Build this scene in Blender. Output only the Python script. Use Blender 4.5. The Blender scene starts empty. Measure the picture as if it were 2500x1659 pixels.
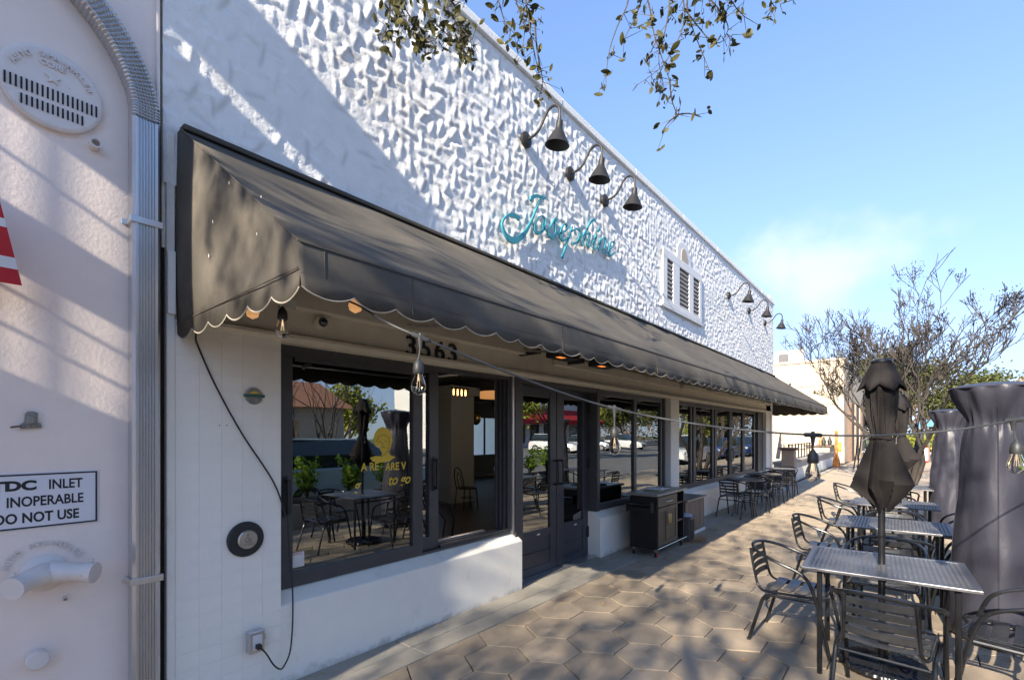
import bpy, bmesh, math, random
import numpy as np
from mathutils import Vector, Matrix
R = math.radians
sc = bpy.context.scene
COL = sc.collection

# ------------------------------------------------------------------ camera, sky, sun, exposure
CAMX, CAMH, FPX = 3.10, 1.60, 1190.0
TH = math.atan(975.0 / FPX)
cam = bpy.data.objects.new('camera', bpy.data.cameras.new('camera'))
COL.objects.link(cam); sc.camera = cam
cam.location = (CAMX, 0, CAMH)
cam.rotation_euler = (R(90), 0, TH)
cam.data.sensor_width = 36; cam.data.lens = FPX / 2500 * 36
cam.data.shift_y = (1058 - 829.5) / 2500
cam.data.clip_start = .05; cam.data.clip_end = 1500

SUN_DIR = Vector((.115, -.885, .451)).normalized()      # towards the sun
w = bpy.data.worlds.new('World'); sc.world = w; w.use_nodes = True
nt = w.node_tree; nt.nodes.clear()
N = nt.nodes.new; L = nt.links.new
out = N('ShaderNodeOutputWorld'); bg = N('ShaderNodeBackground'); sky = N('ShaderNodeTexSky')
sky.sky_type = 'NISHITA'; sky.sun_disc = False
sky.sun_elevation = math.asin(SUN_DIR.z)
sky.sun_rotation = math.atan2(SUN_DIR.x, SUN_DIR.y)
sky.air_density = 1.0; sky.dust_density = .25; sky.ozone_density = 2.6
tc = N('ShaderNodeTexCoord'); mp = N('ShaderNodeMapping'); mp.inputs['Scale'].default_value = (1, 1, 2.6)
mp.inputs['Location'].default_value = (.35, .1, .2)
no = N('ShaderNodeTexNoise'); no.inputs['Scale'].default_value = 2.3; no.inputs['Detail'].default_value = 6; no.inputs['Roughness'].default_value = .52
rp = N('ShaderNodeValToRGB'); rp.color_ramp.elements[0].position = .66; rp.color_ramp.elements[1].position = .85
rp.color_ramp.elements[1].color = (.45, .45, .45, 1)
mx = N('ShaderNodeMixRGB'); mx.inputs['Color2'].default_value = (2.2, 2.25, 2.5, 1)
# a soft low cloud bank down the street
vd = N('ShaderNodeVectorMath'); vd.operation = 'SUBTRACT'; vd.inputs[1].default_value = (-.13, .95, .285)
vm = N('ShaderNodeVectorMath'); vm.operation = 'MULTIPLY'; vm.inputs[1].default_value = (1, .6, 2.0); vl = N('ShaderNodeVectorMath'); vl.operation = 'LENGTH'
n2 = N('ShaderNodeTexNoise'); n2.inputs['Scale'].default_value = 9; n2.inputs['Detail'].default_value = 5
ad = N('ShaderNodeMath'); ad.operation = 'MULTIPLY_ADD'; ad.inputs[1].default_value = -.30
r2 = N('ShaderNodeMapRange'); r2.inputs['From Min'].default_value = .03; r2.inputs['From Max'].default_value = -.12; r2.inputs['To Max'].default_value = .52; r2.interpolation_type = 'SMOOTHSTEP'
m2 = N('ShaderNodeMath'); m2.operation = 'MAXIMUM'
L(tc.outputs['Generated'], vd.inputs[0]); L(vd.outputs[0], vm.inputs[0]); L(vm.outputs[0], vl.inputs[0]); L(tc.outputs['Generated'], n2.inputs['Vector'])
L(n2.outputs['Fac'], ad.inputs[0]); L(vl.outputs['Value'], ad.inputs[2]); L(ad.outputs[0], r2.inputs['Value'])
L(tc.outputs['Generated'], mp.inputs['Vector']); L(mp.outputs['Vector'], no.inputs['Vector']); L(no.outputs['Fac'], rp.inputs['Fac'])
L(rp.outputs['Color'], m2.inputs[0]); L(r2.outputs[0], m2.inputs[1]); L(m2.outputs[0], mx.inputs['Fac'])
hs = N('ShaderNodeHueSaturation'); hs.inputs['Saturation'].default_value = 1.04; L(sky.outputs['Color'], hs.inputs['Color'])
mt_ = N('ShaderNodeMixRGB'); mt_.blend_type = 'MULTIPLY'; mt_.inputs['Fac'].default_value = 1; mt_.inputs['Color2'].default_value = (.92, .92, 1.0, 1); L(hs.outputs['Color'], mt_.inputs['Color1']); 
kk_ = (2.3, 3.2, 5.6); va = N('ShaderNodeVectorMath'); va.operation = 'ADD'; va.inputs[1].default_value = kk_; vmu = N('ShaderNodeVectorMath'); vmu.operation = 'MULTIPLY'; vmu.inputs[1].default_value = kk_
vdv = N('ShaderNodeVectorMath'); vdv.operation = 'DIVIDE'; L(mt_.outputs['Color'], va.inputs[0]); L(mt_.outputs['Color'], vmu.inputs[0]); L(vmu.outputs[0], vdv.inputs[0]); L(va.outputs[0], vdv.inputs[1]); L(vdv.outputs[0], mx.inputs['Color1'])
L(mx.outputs['Color'], bg.inputs['Color']); bg.inputs['Strength'].default_value = .145
L(bg.outputs['Background'], out.inputs['Surface'])
sun = bpy.data.objects.new('sun', bpy.data.lights.new('sun', 'SUN')); COL.objects.link(sun)
sun.data.energy = 3.6; sun.data.angle = R(.53); sun.data.color = (1, .90, .74)
sun.rotation_euler = SUN_DIR.to_track_quat('Z', 'Y').to_euler()
vs = sc.view_settings
vs.view_transform = 'Standard'; vs.look = 'None'; vs.gamma = 1; vs.use_curve_mapping = False; vs.exposure = 1.98
sc.cycles.max_bounces = 8; sc.cycles.transparent_max_bounces = 16; sc.cycles.diffuse_bounces = 4
sc.cycles.use_denoising = True; sc.cycles.sample_clamp_indirect = 6
sc.cycles.caustics_reflective = False; sc.cycles.caustics_refractive = False

# ------------------------------------------------------------------ measuring: a photo pixel (2363 px wide copy) to a place
KF = 2500 / 2363
def at(u, v, x=None, y=None, z=None, t=None):
    u *= KF; v *= KF; r = (u - 1250) / FPX
    a = -math.sin(TH) + r * math.cos(TH); b = math.cos(TH) + r * math.sin(TH); c = (1058 - v) / FPX
    if x is not None: t = (x - CAMX) / a
    elif y is not None: t = y / b
    elif z is not None: t = (z - CAMH) / c
    return Vector((CAMX + a * t, b * t, CAMH + c * t))

# ------------------------------------------------------------------ materials
def lin(c): return tuple(c) + (1,) if len(c) == 3 else c
def mat(name, col, rough=.6, metal=0, var=.12, scale=6, bump=0, bscale=80, col2=None, rnd=0, spec=.5, stretch=(1, 1, 1), bdist=.004, coat=0, emit=None, detail=5, coord='Object'):
    m = bpy.data.materials.new(name); m.use_nodes = True
    t = m.node_tree; b = t.nodes['Principled BSDF']; n = t.nodes.new; l = t.links.new
    b.inputs['Roughness'].default_value = rough; b.inputs['Metallic'].default_value = metal
    b.inputs['Specular IOR Level'].default_value = spec; b.inputs['Coat Weight'].default_value = coat
    tc = n('ShaderNodeTexCoord'); mp = n('ShaderNodeMapping'); mp.inputs['Scale'].default_value = stretch
    l(tc.outputs[coord], mp.inputs['Vector'])
    c1 = tuple(max(0, x * (1 - var)) for x in col); c2 = tuple(col2) if col2 else tuple(min(1, x * (1 + var)) for x in col)
    no = n('ShaderNodeTexNoise'); no.inputs['Scale'].default_value = scale; no.inputs['Detail'].default_value = detail; no.inputs['Roughness'].default_value = .6
    l(mp.outputs['Vector'], no.inputs['Vector'])
    rp = n('ShaderNodeValToRGB'); rp.color_ramp.elements[0].position = .3; rp.color_ramp.elements[1].position = .7
    rp.color_ramp.elements[0].color = lin(c1); rp.color_ramp.elements[1].color = lin(c2)
    l(no.outputs['Fac'], rp.inputs['Fac']); src = rp.outputs['Color']
    if rnd:
        oi = n('ShaderNodeObjectInfo'); mr = n('ShaderNodeMapRange'); mr.inputs['To Min'].default_value = 1 - rnd; mr.inputs['To Max'].default_value = 1 + rnd
        hs = n('ShaderNodeHueSaturation'); l(oi.outputs['Random'], mr.inputs['Value']); l(mr.outputs['Result'], hs.inputs['Value']); l(src, hs.inputs['Color']); src = hs.outputs['Color']
    l(src, b.inputs['Base Color'])
    if bump:
        nb = n('ShaderNodeTexNoise'); nb.inputs['Scale'].default_value = bscale; nb.inputs['Detail'].default_value = 6; nb.inputs['Roughness'].default_value = .65
        l(mp.outputs['Vector'], nb.inputs['Vector'])
        bp = n('ShaderNodeBump'); bp.inputs['Strength'].default_value = bump; bp.inputs['Distance'].default_value = bdist
        l(nb.outputs['Fac'], bp.inputs['Height']); l(bp.outputs['Normal'], b.inputs['Normal'])
    if emit:
        b.inputs['Emission Color'].default_value = lin(emit[0]); b.inputs['Emission Strength'].default_value = emit[1]
    return m
def dirty(m, col, scale=3, lo=.55, hi=.75, amt=.6, stretch=(1, 1, 1)):
    """stains and wear of their own shape mixed over the paint"""
    t = m.node_tree; b = t.nodes['Principled BSDF']; n = t.nodes.new; l = t.links.new
    src = b.inputs['Base Color'].links[0].from_socket
    tc = n('ShaderNodeTexCoord'); mp = n('ShaderNodeMapping'); mp.inputs['Scale'].default_value = stretch
    no = n('ShaderNodeTexNoise'); no.inputs['Scale'].default_value = scale; no.inputs['Detail'].default_value = 9; no.inputs['Roughness'].default_value = .72
    rp = n('ShaderNodeValToRGB'); rp.color_ramp.elements[0].position = lo; rp.color_ramp.elements[1].position = hi
    rp.color_ramp.elements[1].color = (amt, amt, amt, 1)
    mx = n('ShaderNodeMixRGB'); mx.inputs['Color2'].default_value = lin(col)
    l(tc.outputs['Object'], mp.inputs['Vector']); l(mp.outputs['Vector'], no.inputs['Vector']); l(no.outputs['Fac'], rp.inputs['Fac'])
    l(rp.outputs['Color'], mx.inputs['Fac']); l(src, mx.inputs['Color1']); l(mx.outputs['Color'], b.inputs['Base Color'])
    return m
def leafmat(name, c1, c2, trans=.25):
    m = bpy.data.materials.new(name); m.use_nodes = True; t = m.node_tree; n = t.nodes.new; l = t.links.new
    b = t.nodes['Principled BSDF']; b.inputs['Roughness'].default_value = .55; b.inputs['Specular IOR Level'].default_value = .3
    g = n('ShaderNodeNewGeometry'); rp = n('ShaderNodeValToRGB'); rp.color_ramp.elements[0].color = lin(c1); rp.color_ramp.elements[1].color = lin(c2)
    l(g.outputs['Random Per Island'], rp.inputs['Fac']); l(rp.outputs['Color'], b.inputs['Base Color'])
    tr = n('ShaderNodeBsdfTranslucent'); mx = n('ShaderNodeMixShader'); mx.inputs['Fac'].default_value = trans
    l(rp.outputs['Color'], tr.inputs['Color']); l(b.outputs[0], mx.inputs[1]); l(tr.outputs[0], mx.inputs[2])
    l(mx.outputs[0], t.nodes['Material Output'].inputs['Surface']); return m
def glassmat(name, tint=(.75, .8, .78), ior=2.1, wave=.02, rough=0.0):
    m = bpy.data.materials.new(name); m.use_nodes = True; t = m.node_tree; n = t.nodes.new; l = t.links.new; t.nodes.clear()
    o = n('ShaderNodeOutputMaterial'); tr = n('ShaderNodeBsdfTransparent'); tr.inputs['Color'].default_value = lin(tint)
    gl = n('ShaderNodeBsdfGlossy'); gl.inputs['Roughness'].default_value = rough; gl.inputs['Color'].default_value = (.97, 1, .98, 1)
    fr = n('ShaderNodeFresnel'); fr.inputs['IOR'].default_value = ior; mx = n('ShaderNodeMixShader')
    tc = n('ShaderNodeTexCoord'); no = n('ShaderNodeTexNoise'); no.inputs['Scale'].default_value = 1.6; no.inputs['Detail'].default_value = 1
    bp = n('ShaderNodeBump'); bp.inputs['Strength'].default_value = wave; bp.inputs['Distance'].default_value = .1
    l(tc.outputs['Object'], no.inputs['Vector']); l(no.outputs['Fac'], bp.inputs['Height']); l(bp.outputs['Normal'], gl.inputs['Normal'])
    l(fr.outputs[0], mx.inputs[0]); l(tr.outputs[0], mx.inputs[1]); l(gl.outputs[0], mx.inputs[2]); l(mx.outputs[0], o.inputs['Surface'])
    return m
def bulbglass():
    m = bpy.data.materials.new('bulb_glass'); m.use_nodes = True; b = m.node_tree.nodes['Principled BSDF']
    b.inputs['Transmission Weight'].default_value = 1; b.inputs['Roughness'].default_value = .02; b.inputs['IOR'].default_value = 1.1
    b.inputs['Specular IOR Level'].default_value = 1.0
    b.inputs['Base Color'].default_value = (.96, .95, .93, 1); return m
M = {}
M['relief'] = dirty(mat('white_sculpted_stucco', (.84, .83, .80), .75, var=.04, scale=9, bump=.55, bscale=70, bdist=.006), (.42, .36, .29), 26, .62, .74, .55)
M['white'] = dirty(mat('white_painted_masonry', (.91, .87, .78), .6, var=.03, scale=5, bump=.25, bscale=120), (.40, .36, .31), 5, .58, .78, .5, (1, 1, .45))
M['tile'] = dirty(mat('painted_wall_tile', (.91, .87, .78), .5, var=.03, scale=7, bump=.12, bscale=60, rnd=.012), (.42, .38, .33), 7, .60, .78, .42, (1, 1, .5))
M['pink'] = dirty(mat('warm_white_stucco', (.88, .76, .68), .7, var=.04, scale=3, bump=.28, bscale=55, bdist=.005), (.46, .36, .30), 4, .60, .8, .38, (1, 1, .6))
M['castwhite'] = dirty(mat('painted_cast_iron', (.74, .68, .64), .42, var=.05, scale=12, bump=.2, bscale=70), (.40, .25, .14), 14, .64, .72, .6)
M['beam'] = dirty(mat('grey_beige_stucco', (.66, .61, .50), .8, var=.06, scale=6, bump=.8, bscale=160, bdist=.004), (.3, .26, .2), 5, .6, .8, .4)
M['alu'] = mat('mill_aluminium', (.60, .60, .61), .30, .85, var=.08, scale=14, bump=.05, bscale=30, stretch=(1, 1, .15))
M['frame'] = dirty(mat('charcoal_window_frame', (.060, .060, .064), .42, var=.08, scale=8, bump=.05, bscale=90), (.11, .10, .09), 6, .55, .75, .5)
M['door'] = dirty(mat('blue_grey_door_paint', (.045, .048, .058), .38, var=.08, scale=6), (.12, .12, .13), 10, .6, .75, .45, (1, 1, .4))
M['black'] = mat('black_metal', (.018, .018, .019), .38, .3, var=.2, scale=20)
M['flatblack'] = mat('flat_black_plastic', (.02, .02, .021), .55, var=.15, scale=20)
M['lamp'] = mat('weathered_bronze_lamp', (.016, .015, .015), .55, .1, var=.25, scale=20)
M['canvas'] = dirty(mat('faded_black_canvas', (.080, .071, .059), .85, var=.16, scale=2.2, bump=.35, bscale=420, bdist=.002, spec=.25), (.16, .14, .11), 4, .48, .8, .6, (1, .45, .8))
M['piping'] = mat('cream_canvas_edging', (.42, .38, .31), .8, var=.15, scale=20)
M['chair'] = mat('graphite_powder_coat', (.050, .052, .056), .26, .75, var=.15, scale=25)
M['slat'] = mat('graphite_slat', (.085, .088, .095), .30, .7, var=.12, scale=25)
M['tabletop'] = mat('perforated_steel_top', (.155, .155, .165), .36, .6, var=.12, scale=9)
M['umbrella'] = dirty(mat('charcoal_umbrella_cloth', (.018, .0155, .0155), .8, var=.08, scale=5, bump=.3, bscale=300, bdist=.002, spec=.2), (.034, .027, .022), 5, .55, .8, .5, (1, 1, .3))
M['cover'] = mat('purple_grey_vinyl_cover', (.036, .036, .050), .42, var=.10, scale=4, bump=.45, bscale=5, bdist=.02, spec=.3, stretch=(1, 1, .45))
M['cord'] = mat('grey_black_cord', (.05, .052, .054), .5, var=.15, scale=40)
M['socket'] = mat('rubber_socket', (.030, .032, .033), .5, var=.2, scale=40)
M['bulb'] = bulbglass()
M['fil'] = mat('warm_filament', (.75, .60, .42), .4, emit=((1, .72, .45), .25))
M['amber'] = mat('lit_amber_bulb', (.9, .45, .15), .3, emit=((1, .42, .10), 2.2))
M['teal'] = mat('teal_sign_paint', (.035, .24, .30), .45, var=.06, scale=10)
M['louver'] = mat('white_louver', (.70, .70, .70), .6, var=.05)
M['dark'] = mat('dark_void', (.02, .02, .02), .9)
M['tan'] = mat('tan_niche', (.45, .38, .30), .8)
M['paver'] = dirty(dirty(mat('concrete_paver', (.37, .292, .208), .88, var=.18, scale=3.5, bump=.9, bscale=110, rnd=.15, bdist=.004), (.13, .12, .10), 60, .62, .72, .5), (.20, .18, .15), 1.3, .5, .8, .35)
M['joint'] = mat('dark_sand_joint', (.026, .021, .016), .95, var=.3, scale=30, bump=.6, bscale=200)
M['slab'] = dirty(mat('concrete_slab', (.35, .32, .27), .85, var=.12, scale=5, bump=.6, bscale=120, rnd=.05), (.16, .14, .12), 5, .55, .75, .5)
M['asphalt'] = mat('worn_asphalt', (.16, .155, .15), .9, var=.2, scale=2, bump=.5, bscale=120)
M['concrete'] = dirty(mat('plain_concrete', (.34, .32, .29), .85, var=.12, scale=3, bump=.4, bscale=60), (.18, .16, .14), 3, .55, .75, .5)
M['earth'] = mat('planting_soil', (.07, .05, .035), .95, var=.3, scale=20, bump=1, bscale=60, bdist=.02)
M['grass'] = mat('verge_grass_ground', (.09, .12, .035), .95, var=.35, scale=9, bump=1, bscale=90, bdist=.03)
M['beige'] = dirty(mat('cream_rendered_brick', (.50, .41, .30), .85, var=.07, scale=2, bump=.4, bscale=30), (.42, .32, .24), 1.4, .55, .75, .45)
M['brown'] = mat('brown_trim', (.14, .09, .065), .7, var=.15)
M['bark'] = mat('oak_bark', (.075, .06, .045), .9, var=.3, scale=9, bump=1, bscale=30, bdist=.02, stretch=(1, 1, .3))
M['smooth_bark'] = mat('smooth_tan_bark', (.042, .034, .028), .8, var=.3, scale=6, stretch=(1, 1, .3))
M['oak_leaf'] = leafmat('oak_leaf', (.022, .026, .008), (.095, .085, .02), .22)
M['oak_far'] = leafmat('distant_oak_leaf', (.040, .052, .016), (.15, .16, .045), .3)
M['shrub_leaf'] = leafmat('bright_shrub_leaf', (.10, .20, .015), (.30, .42, .04), .4)
M['hedge_leaf'] = leafmat('hedge_leaf', (.10, .14, .02), (.42, .42, .06), .3)
M['brown_leaf'] = leafmat('dry_brown_leaf', (.16, .10, .06), (.34, .23, .15), .2)
M['seed'] = leafmat('seed_cluster', (.012, .010, .008), (.035, .026, .018), .05)
M['fallen'] = leafmat('fallen_leaf', (.38, .15, .05), (.55, .36, .16), .1)
M['glass'] = glassmat('window_glass', (.74, .82, .76), 3.3, .015)
M['wood'] = mat('weathered_board', (.20, .15, .11), .8, var=.35, scale=5, stretch=(3, 3, .25), bump=.4, bscale=30, rnd=.12)
M['granite'] = mat('grey_stone_top', (.22, .21, .19), .3, var=.25, scale=20)
M['chrome'] = mat('brushed_steel', (.55, .55, .53), .25, 1, var=.05)
M['brass'] = mat('brushed_brass', (.55, .40, .16), .3, 1, var=.08)
M['cartblack'] = mat('black_cabinet', (.012, .012, .013), .5, var=.1, spec=.3)
M['cartbrown'] = mat('taupe_cabinet_door', (.058, .052, .045), .45, var=.1, scale=4, stretch=(1, 1, .2))
M['red'] = mat('red_plastic', (.55, .03, .015), .4)
M['redcloth'] = mat('red_awning_cloth', (.50, .022, .028), .8, var=.08)
M['whitecloth'] = mat('white_cloth', (.75, .72, .70), .8, var=.05)
M['signwhite'] = mat('sign_white', (.74, .73, .76), .45, var=.03, scale=3)
M['signblack'] = mat('sign_black_letter', (.015, .015, .016), .5, var=.02)
M['steel'] = mat('worn_steel_button', (.48, .45, .40), .35, .8, var=.15, scale=20)
M['engrave'] = mat('engraved_letter', (.16, .15, .13), .6)
M['bluegrey'] = mat('blue_grey_enamel', (.20, .26, .30), .5, var=.35, scale=30, col2=(.35, .30, .22))
M['bin'] = mat('dark_grey_bin', (.09, .085, .09), .6, var=.1)
M['bag'] = mat('grey_bin_bag', (.35, .37, .42), .35, var=.3, scale=12)
M['intwall'] = mat('interior_white_brick', (.34, .34, .31), .7, var=.05)
M['intdark'] = mat('interior_dark_paint', (.05, .045, .04), .7, var=.1)
M['floor'] = mat('interior_plank', (.05, .036, .026), .45, var=.25, scale=4, stretch=(1, 6, 1), rnd=.15)
M['gold'] = mat('gold_leaf_lettering', (.80, .55, .05), .55, var=.06)
M['car_white'] = mat('white_car_paint', (.75, .75, .75), .2, var=.02, coat=.8)
M['car_blue'] = mat('blue_car_paint', (.03, .07, .28), .2, .2, var=.02, coat=.8)
M['car_teal'] = mat('pale_teal_car_paint', (.40, .52, .52), .25, .1, var=.02, coat=.8)
M['car_grey'] = mat('silver_car_paint', (.35, .36, .38), .25, .5, var=.02, coat=.8)
M['car_red'] = mat('red_car_paint', (.35, .02, .02), .25, .1, var=.02, coat=.8)
M['tyre'] = mat('tyre_rubber', (.02, .02, .02), .8)
M['carglass'] = mat('dark_car_glass', (.02, .03, .035), .05, var=.02, spec=1)
M['light'] = mat('headlight_lens', (.7, .7, .7), .1, spec=1)
M['bluecloth'] = mat('blue_umbrella_cloth', (.12, .30, .48), .8)
M['bluetile'] = mat('blue_grey_glazed_tile', (.22, .27, .33), .35, var=.3, scale=9, rnd=.2)
M['kitchen'] = mat('paper_white', (.7, .68, .66), .6, var=.04)
M['orange'] = mat('orange_board', (.50, .18, .04), .6, var=.2, scale=8)
M['yellow'] = mat('yellow_plastic', (.65, .48, .04), .5)
M['element'] = mat('heater_element', (.8, .2, .05), .5, emit=((1, .28, .05), .3))
M['terracotta'] = mat('terracotta_roof', (.30, .14, .08), .8, var=.2)
M['green'] = mat('green_paint', (.04, .13, .09), .6)

# ------------------------------------------------------------------ mesh helpers
class MB:
    def __init__(s): s.v = []; s.f = []; s.sm = []
    def add(s, vs, fs, smooth=False):
        o = len(s.v); s.v += [tuple(v) for v in vs]; s.f += [tuple(i + o for i in f) for f in fs]; s.sm += [smooth] * len(fs); return s
    def box(s, x0, x1, y0, y1, z0, z1, mtx=None):
        v = [(x, y, z) for x in (x0, x1) for y in (y0, y1) for z in (z0, z1)]
        if mtx is not None: v = [tuple(mtx @ Vector(p)) for p in v]
        return s.add(v, [(0, 1, 3, 2), (4, 6, 7, 5), (0, 4, 5, 1), (2, 3, 7, 6), (0, 2, 6, 4), (1, 5, 7, 3)])
    def cbox(s, c, d, mtx=None):
        return s.box(c[0] - d[0] / 2, c[0] + d[0] / 2, c[1] - d[1] / 2, c[1] + d[1] / 2, c[2] - d[2] / 2, c[2] + d[2] / 2, mtx)
    def prism(s, poly, axis, a0, a1):
        """poly: 2-D outline, extruded along axis (0,1,2) from a0 to a1"""
        def P(p, a):
            q = list(p); q.insert(axis, a); return tuple(q)
        n = len(poly)
        v = [P(p, a0) for p in poly] + [P(p, a1) for p in poly]
        f = [tuple(range(n - 1, -1, -1)), tuple(range(n, 2 * n))] + [(i, (i + 1) % n, n + (i + 1) % n, n + i) for i in range(n)]
        return s.add(v, f)
    def tube(s, pts, r, n=8, closed=False, caps=True):
        pts = [Vector(p) for p in pts]; m = len(pts); rs = r if isinstance(r, (list, tuple)) else [r] * m
        rings = []; up = None
        for i, p in enumerate(pts):
            if closed: d = pts[(i + 1) % m] - pts[i - 1]
            else: d = pts[min(i + 1, m - 1)] - pts[max(i - 1, 0)]
            if d.length < 1e-9: d = Vector((0, 0, 1))
            d.normalize()
            if up is None: up = Vector((0, 0, 1)) if abs(d.z) < .9 else Vector((1, 0, 0))
            sd = d.cross(up)
            if sd.length < 1e-4: sd = d.cross(Vector((0, 1, .3)))
            sd.normalize(); up = sd.cross(d).normalized()
            rings.append([p + (sd * math.cos(2 * math.pi * k / n) + up * math.sin(2 * math.pi * k / n)) * rs[i] for k in range(n)])
        v = [q for g in rings for q in g]; f = []
        for i in range(m if closed else m - 1):
            j = (i + 1) % m
            for k in range(n): f.append((i * n + k, i * n + (k + 1) % n, j * n + (k + 1) % n, j * n + k))
        s.add(v, f, True)
        if caps and not closed:
            s.f += [tuple(len(s.v) - len(v) + k for k in range(n - 1, -1, -1)), tuple(len(s.v) - n + k for k in range(n))]; s.sm += [False, False]
        return s
    def lathe(s, prof, c=(0, 0, 0), n=24, mtx=None, fn=None, smooth=True):
        v = []; f = []
        for (r, z) in prof:
            for k in range(n):
                a = 2 * math.pi * k / n; rr = r if fn is None else fn(r, z, a)
                q = Vector((rr * math.cos(a), rr * math.sin(a), z))
                if mtx is not None: q = mtx @ q
                v.append((q.x + c[0], q.y + c[1], q.z + c[2]))
        for i in range(len(prof) - 1):
            for k in range(n): f.append((i * n + k, i * n + (k + 1) % n, (i + 1) * n + (k + 1) % n, (i + 1) * n + k))
        s.add(v, f, smooth); o = len(s.v) - len(v)
        if prof[0][0] > 1e-5: s.f.append(tuple(o + k for k in range(n - 1, -1, -1))); s.sm.append(False)
        if prof[-1][0] > 1e-5: s.f.append(tuple(len(s.v) - n + k for k in range(n))); s.sm.append(False)
        return s
    def ball(s, c, r, n=10, sq=(1, 1, 1)):
        pr = [(math.sin(math.pi * i / n) * 1.0, -math.cos(math.pi * i / n)) for i in range(n + 1)]
        m = Matrix.Diagonal((r * sq[0], r * sq[1], r * sq[2])).to_4x4()
        return s.lathe(pr, c, n + 4, m)
    def mesh(s, name):
        me = bpy.data.meshes.new(name); me.from_pydata(s.v, [], s.f)
        me.polygons.foreach_set('use_smooth', s.sm); me.update()
        if any(s.sm): me.set_sharp_from_angle(angle=R(42))
        return me
    def build(s, name, m, parent=None, bevel=0, label=None, solid=0):
        me = s.mesh(name)
        if m: me.materials.append(m)
        o = bpy.data.objects.new(name, me); COL.objects.link(o)
        if parent is not None:
            o.parent = parent; off = Vector((0, 0, 0)); q = parent
            while q is not None: off += q.location; q = q.parent
            if not getattr(s, 'local', False):
                for vv in me.vertices: vv.co -= off
        if bevel:
            b = o.modifiers.new('b', 'BEVEL'); b.width = bevel; b.segments = 2; b.limit_method = 'ANGLE'; b.angle_limit = R(40)
        if solid:
            b = o.modifiers.new('s', 'SOLIDIFY'); b.thickness = solid; b.offset = 0
        if label: o['label'] = label
        return o
def LB():
    m = MB(); m.local = True; return m
def thing(name, label, cat, loc=(0, 0, 0), rz=0, group=None):
    o = bpy.data.objects.new(name, None); COL.objects.link(o); o.location = loc; o.rotation_euler = (0, 0, rz)
    o.empty_display_size = .1; o['label'] = label; o['category'] = cat
    if group: o['group'] = group
    return o
def tag(o, label, cat, group=None):
    o['label'] = label; o['category'] = cat
    if group: o['group'] = group
    return o
def struct(o): o['kind'] = 'structure'; return o
def stuff(o): o['kind'] = 'stuff'; return o
def dup(root, loc, rz, label, group=None, skip=()):
    r = root.copy(); COL.objects.link(r); r.location = loc; r.rotation_euler = (0, 0, rz); r['label'] = label
    if group: r['group'] = group
    def rec(a, b):
        for ch in a.children:
            if ch.name.split('.')[0] in skip: continue
            c = ch.copy(); COL.objects.link(c); c.parent = b; rec(ch, c)
    rec(root, r); return r
def text(s, size, m, name, mtx, parent=None, depth=.003, bold=0, align='LEFT', sx=1.0, shear=0):
    cu = bpy.data.curves.new('t', 'FONT'); cu.body = s; cu.size = size; cu.extrude = depth; cu.offset = bold; cu.align_x = align; cu.shear = shear; cu.resolution_u = 4
    o = bpy.data.objects.new('t', cu); COL.objects.link(o)
    bpy.context.view_layer.update()
    me = bpy.data.meshes.new_from_object(o); bpy.data.objects.remove(o); bpy.data.curves.remove(cu)
    me.transform(Matrix.Diagonal((sx, 1, 1, 1))); me.transform(mtx); me.materials.clear(); me.materials.append(m)
    ob = bpy.data.objects.new(name, me); COL.objects.link(ob)
    if parent is not None: ob.parent = parent; me.transform(Matrix.Translation(-parent.location))
    return ob
# letters on the facade: x' -> +y, y' -> +z, normal +x
def wallm(x, y, z): return Matrix(((0, 0, 1, x), (1, 0, 0, y), (0, 1, 0, z), (0, 0, 0, 1)))
def splash(m, col=(.25, .21, .16), h=.22, amt=.75):
    t = m.node_tree; b = t.nodes['Principled BSDF']; n = t.nodes.new; l = t.links.new; src = b.inputs['Base Color'].links[0].from_socket
    g = n('ShaderNodeNewGeometry'); sx = n('ShaderNodeSeparateXYZ'); l(g.outputs['Position'], sx.inputs[0])
    no = n('ShaderNodeTexNoise'); no.inputs['Scale'].default_value = 7; no.inputs['Detail'].default_value = 8; no.inputs['Roughness'].default_value = .7; l(g.outputs['Position'], no.inputs['Vector'])
    ma = n('ShaderNodeMath'); ma.operation = 'MULTIPLY_ADD'; ma.inputs[1].default_value = -1.1 * h; l(no.outputs['Fac'], ma.inputs[0]); l(sx.outputs['Z'], ma.inputs[2])
    mr = n('ShaderNodeMapRange'); mr.inputs['From Min'].default_value = -.35 * h; mr.inputs['From Max'].default_value = -.75 * h; mr.inputs['To Max'].default_value = amt; l(ma.outputs[0], mr.inputs['Value'])
    mx = n('ShaderNodeMixRGB'); mx.inputs['Color2'].default_value = lin(col); l(mr.outputs[0], mx.inputs['Fac']); l(src, mx.inputs['Color1']); l(mx.outputs['Color'], b.inputs['Base Color'])
splash(M['white']); splash(M['door'], (.14, .13, .11), .3, .5)
rnd = random.Random(4)

# ------------------------------------------------------------------ GROUND
ground = struct(MB().box(-120, 160, -80, 400, -.6, -.30).build('ground', M['grass']))
street = struct(MB().box(5.75, 17.5, -60, 300, -.28, -.13).build('street', M['asphalt']))
road2 = struct(MB().box(-30, 5.72, 36, 52, -.28, -.05).build('cross_street', M['asphalt']))
lot = struct(MB().box(17.7, 60, -40, 160, -.28, -.09).build('car_park', M['asphalt']))
kerb = struct(MB().box(5.56, 5.74, -60, 35.9, -.28, .0).build('kerb', M['concrete'], bevel=.01))
court = struct(MB().box(-14, -.02, 15.9, 32.4, -.3, -.01).build('courtyard', M['concrete']))
walk = struct(MB().box(-.3, 5.55, -12, 36, -.28, -.022).build('sidewalk', M['joint']))
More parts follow.
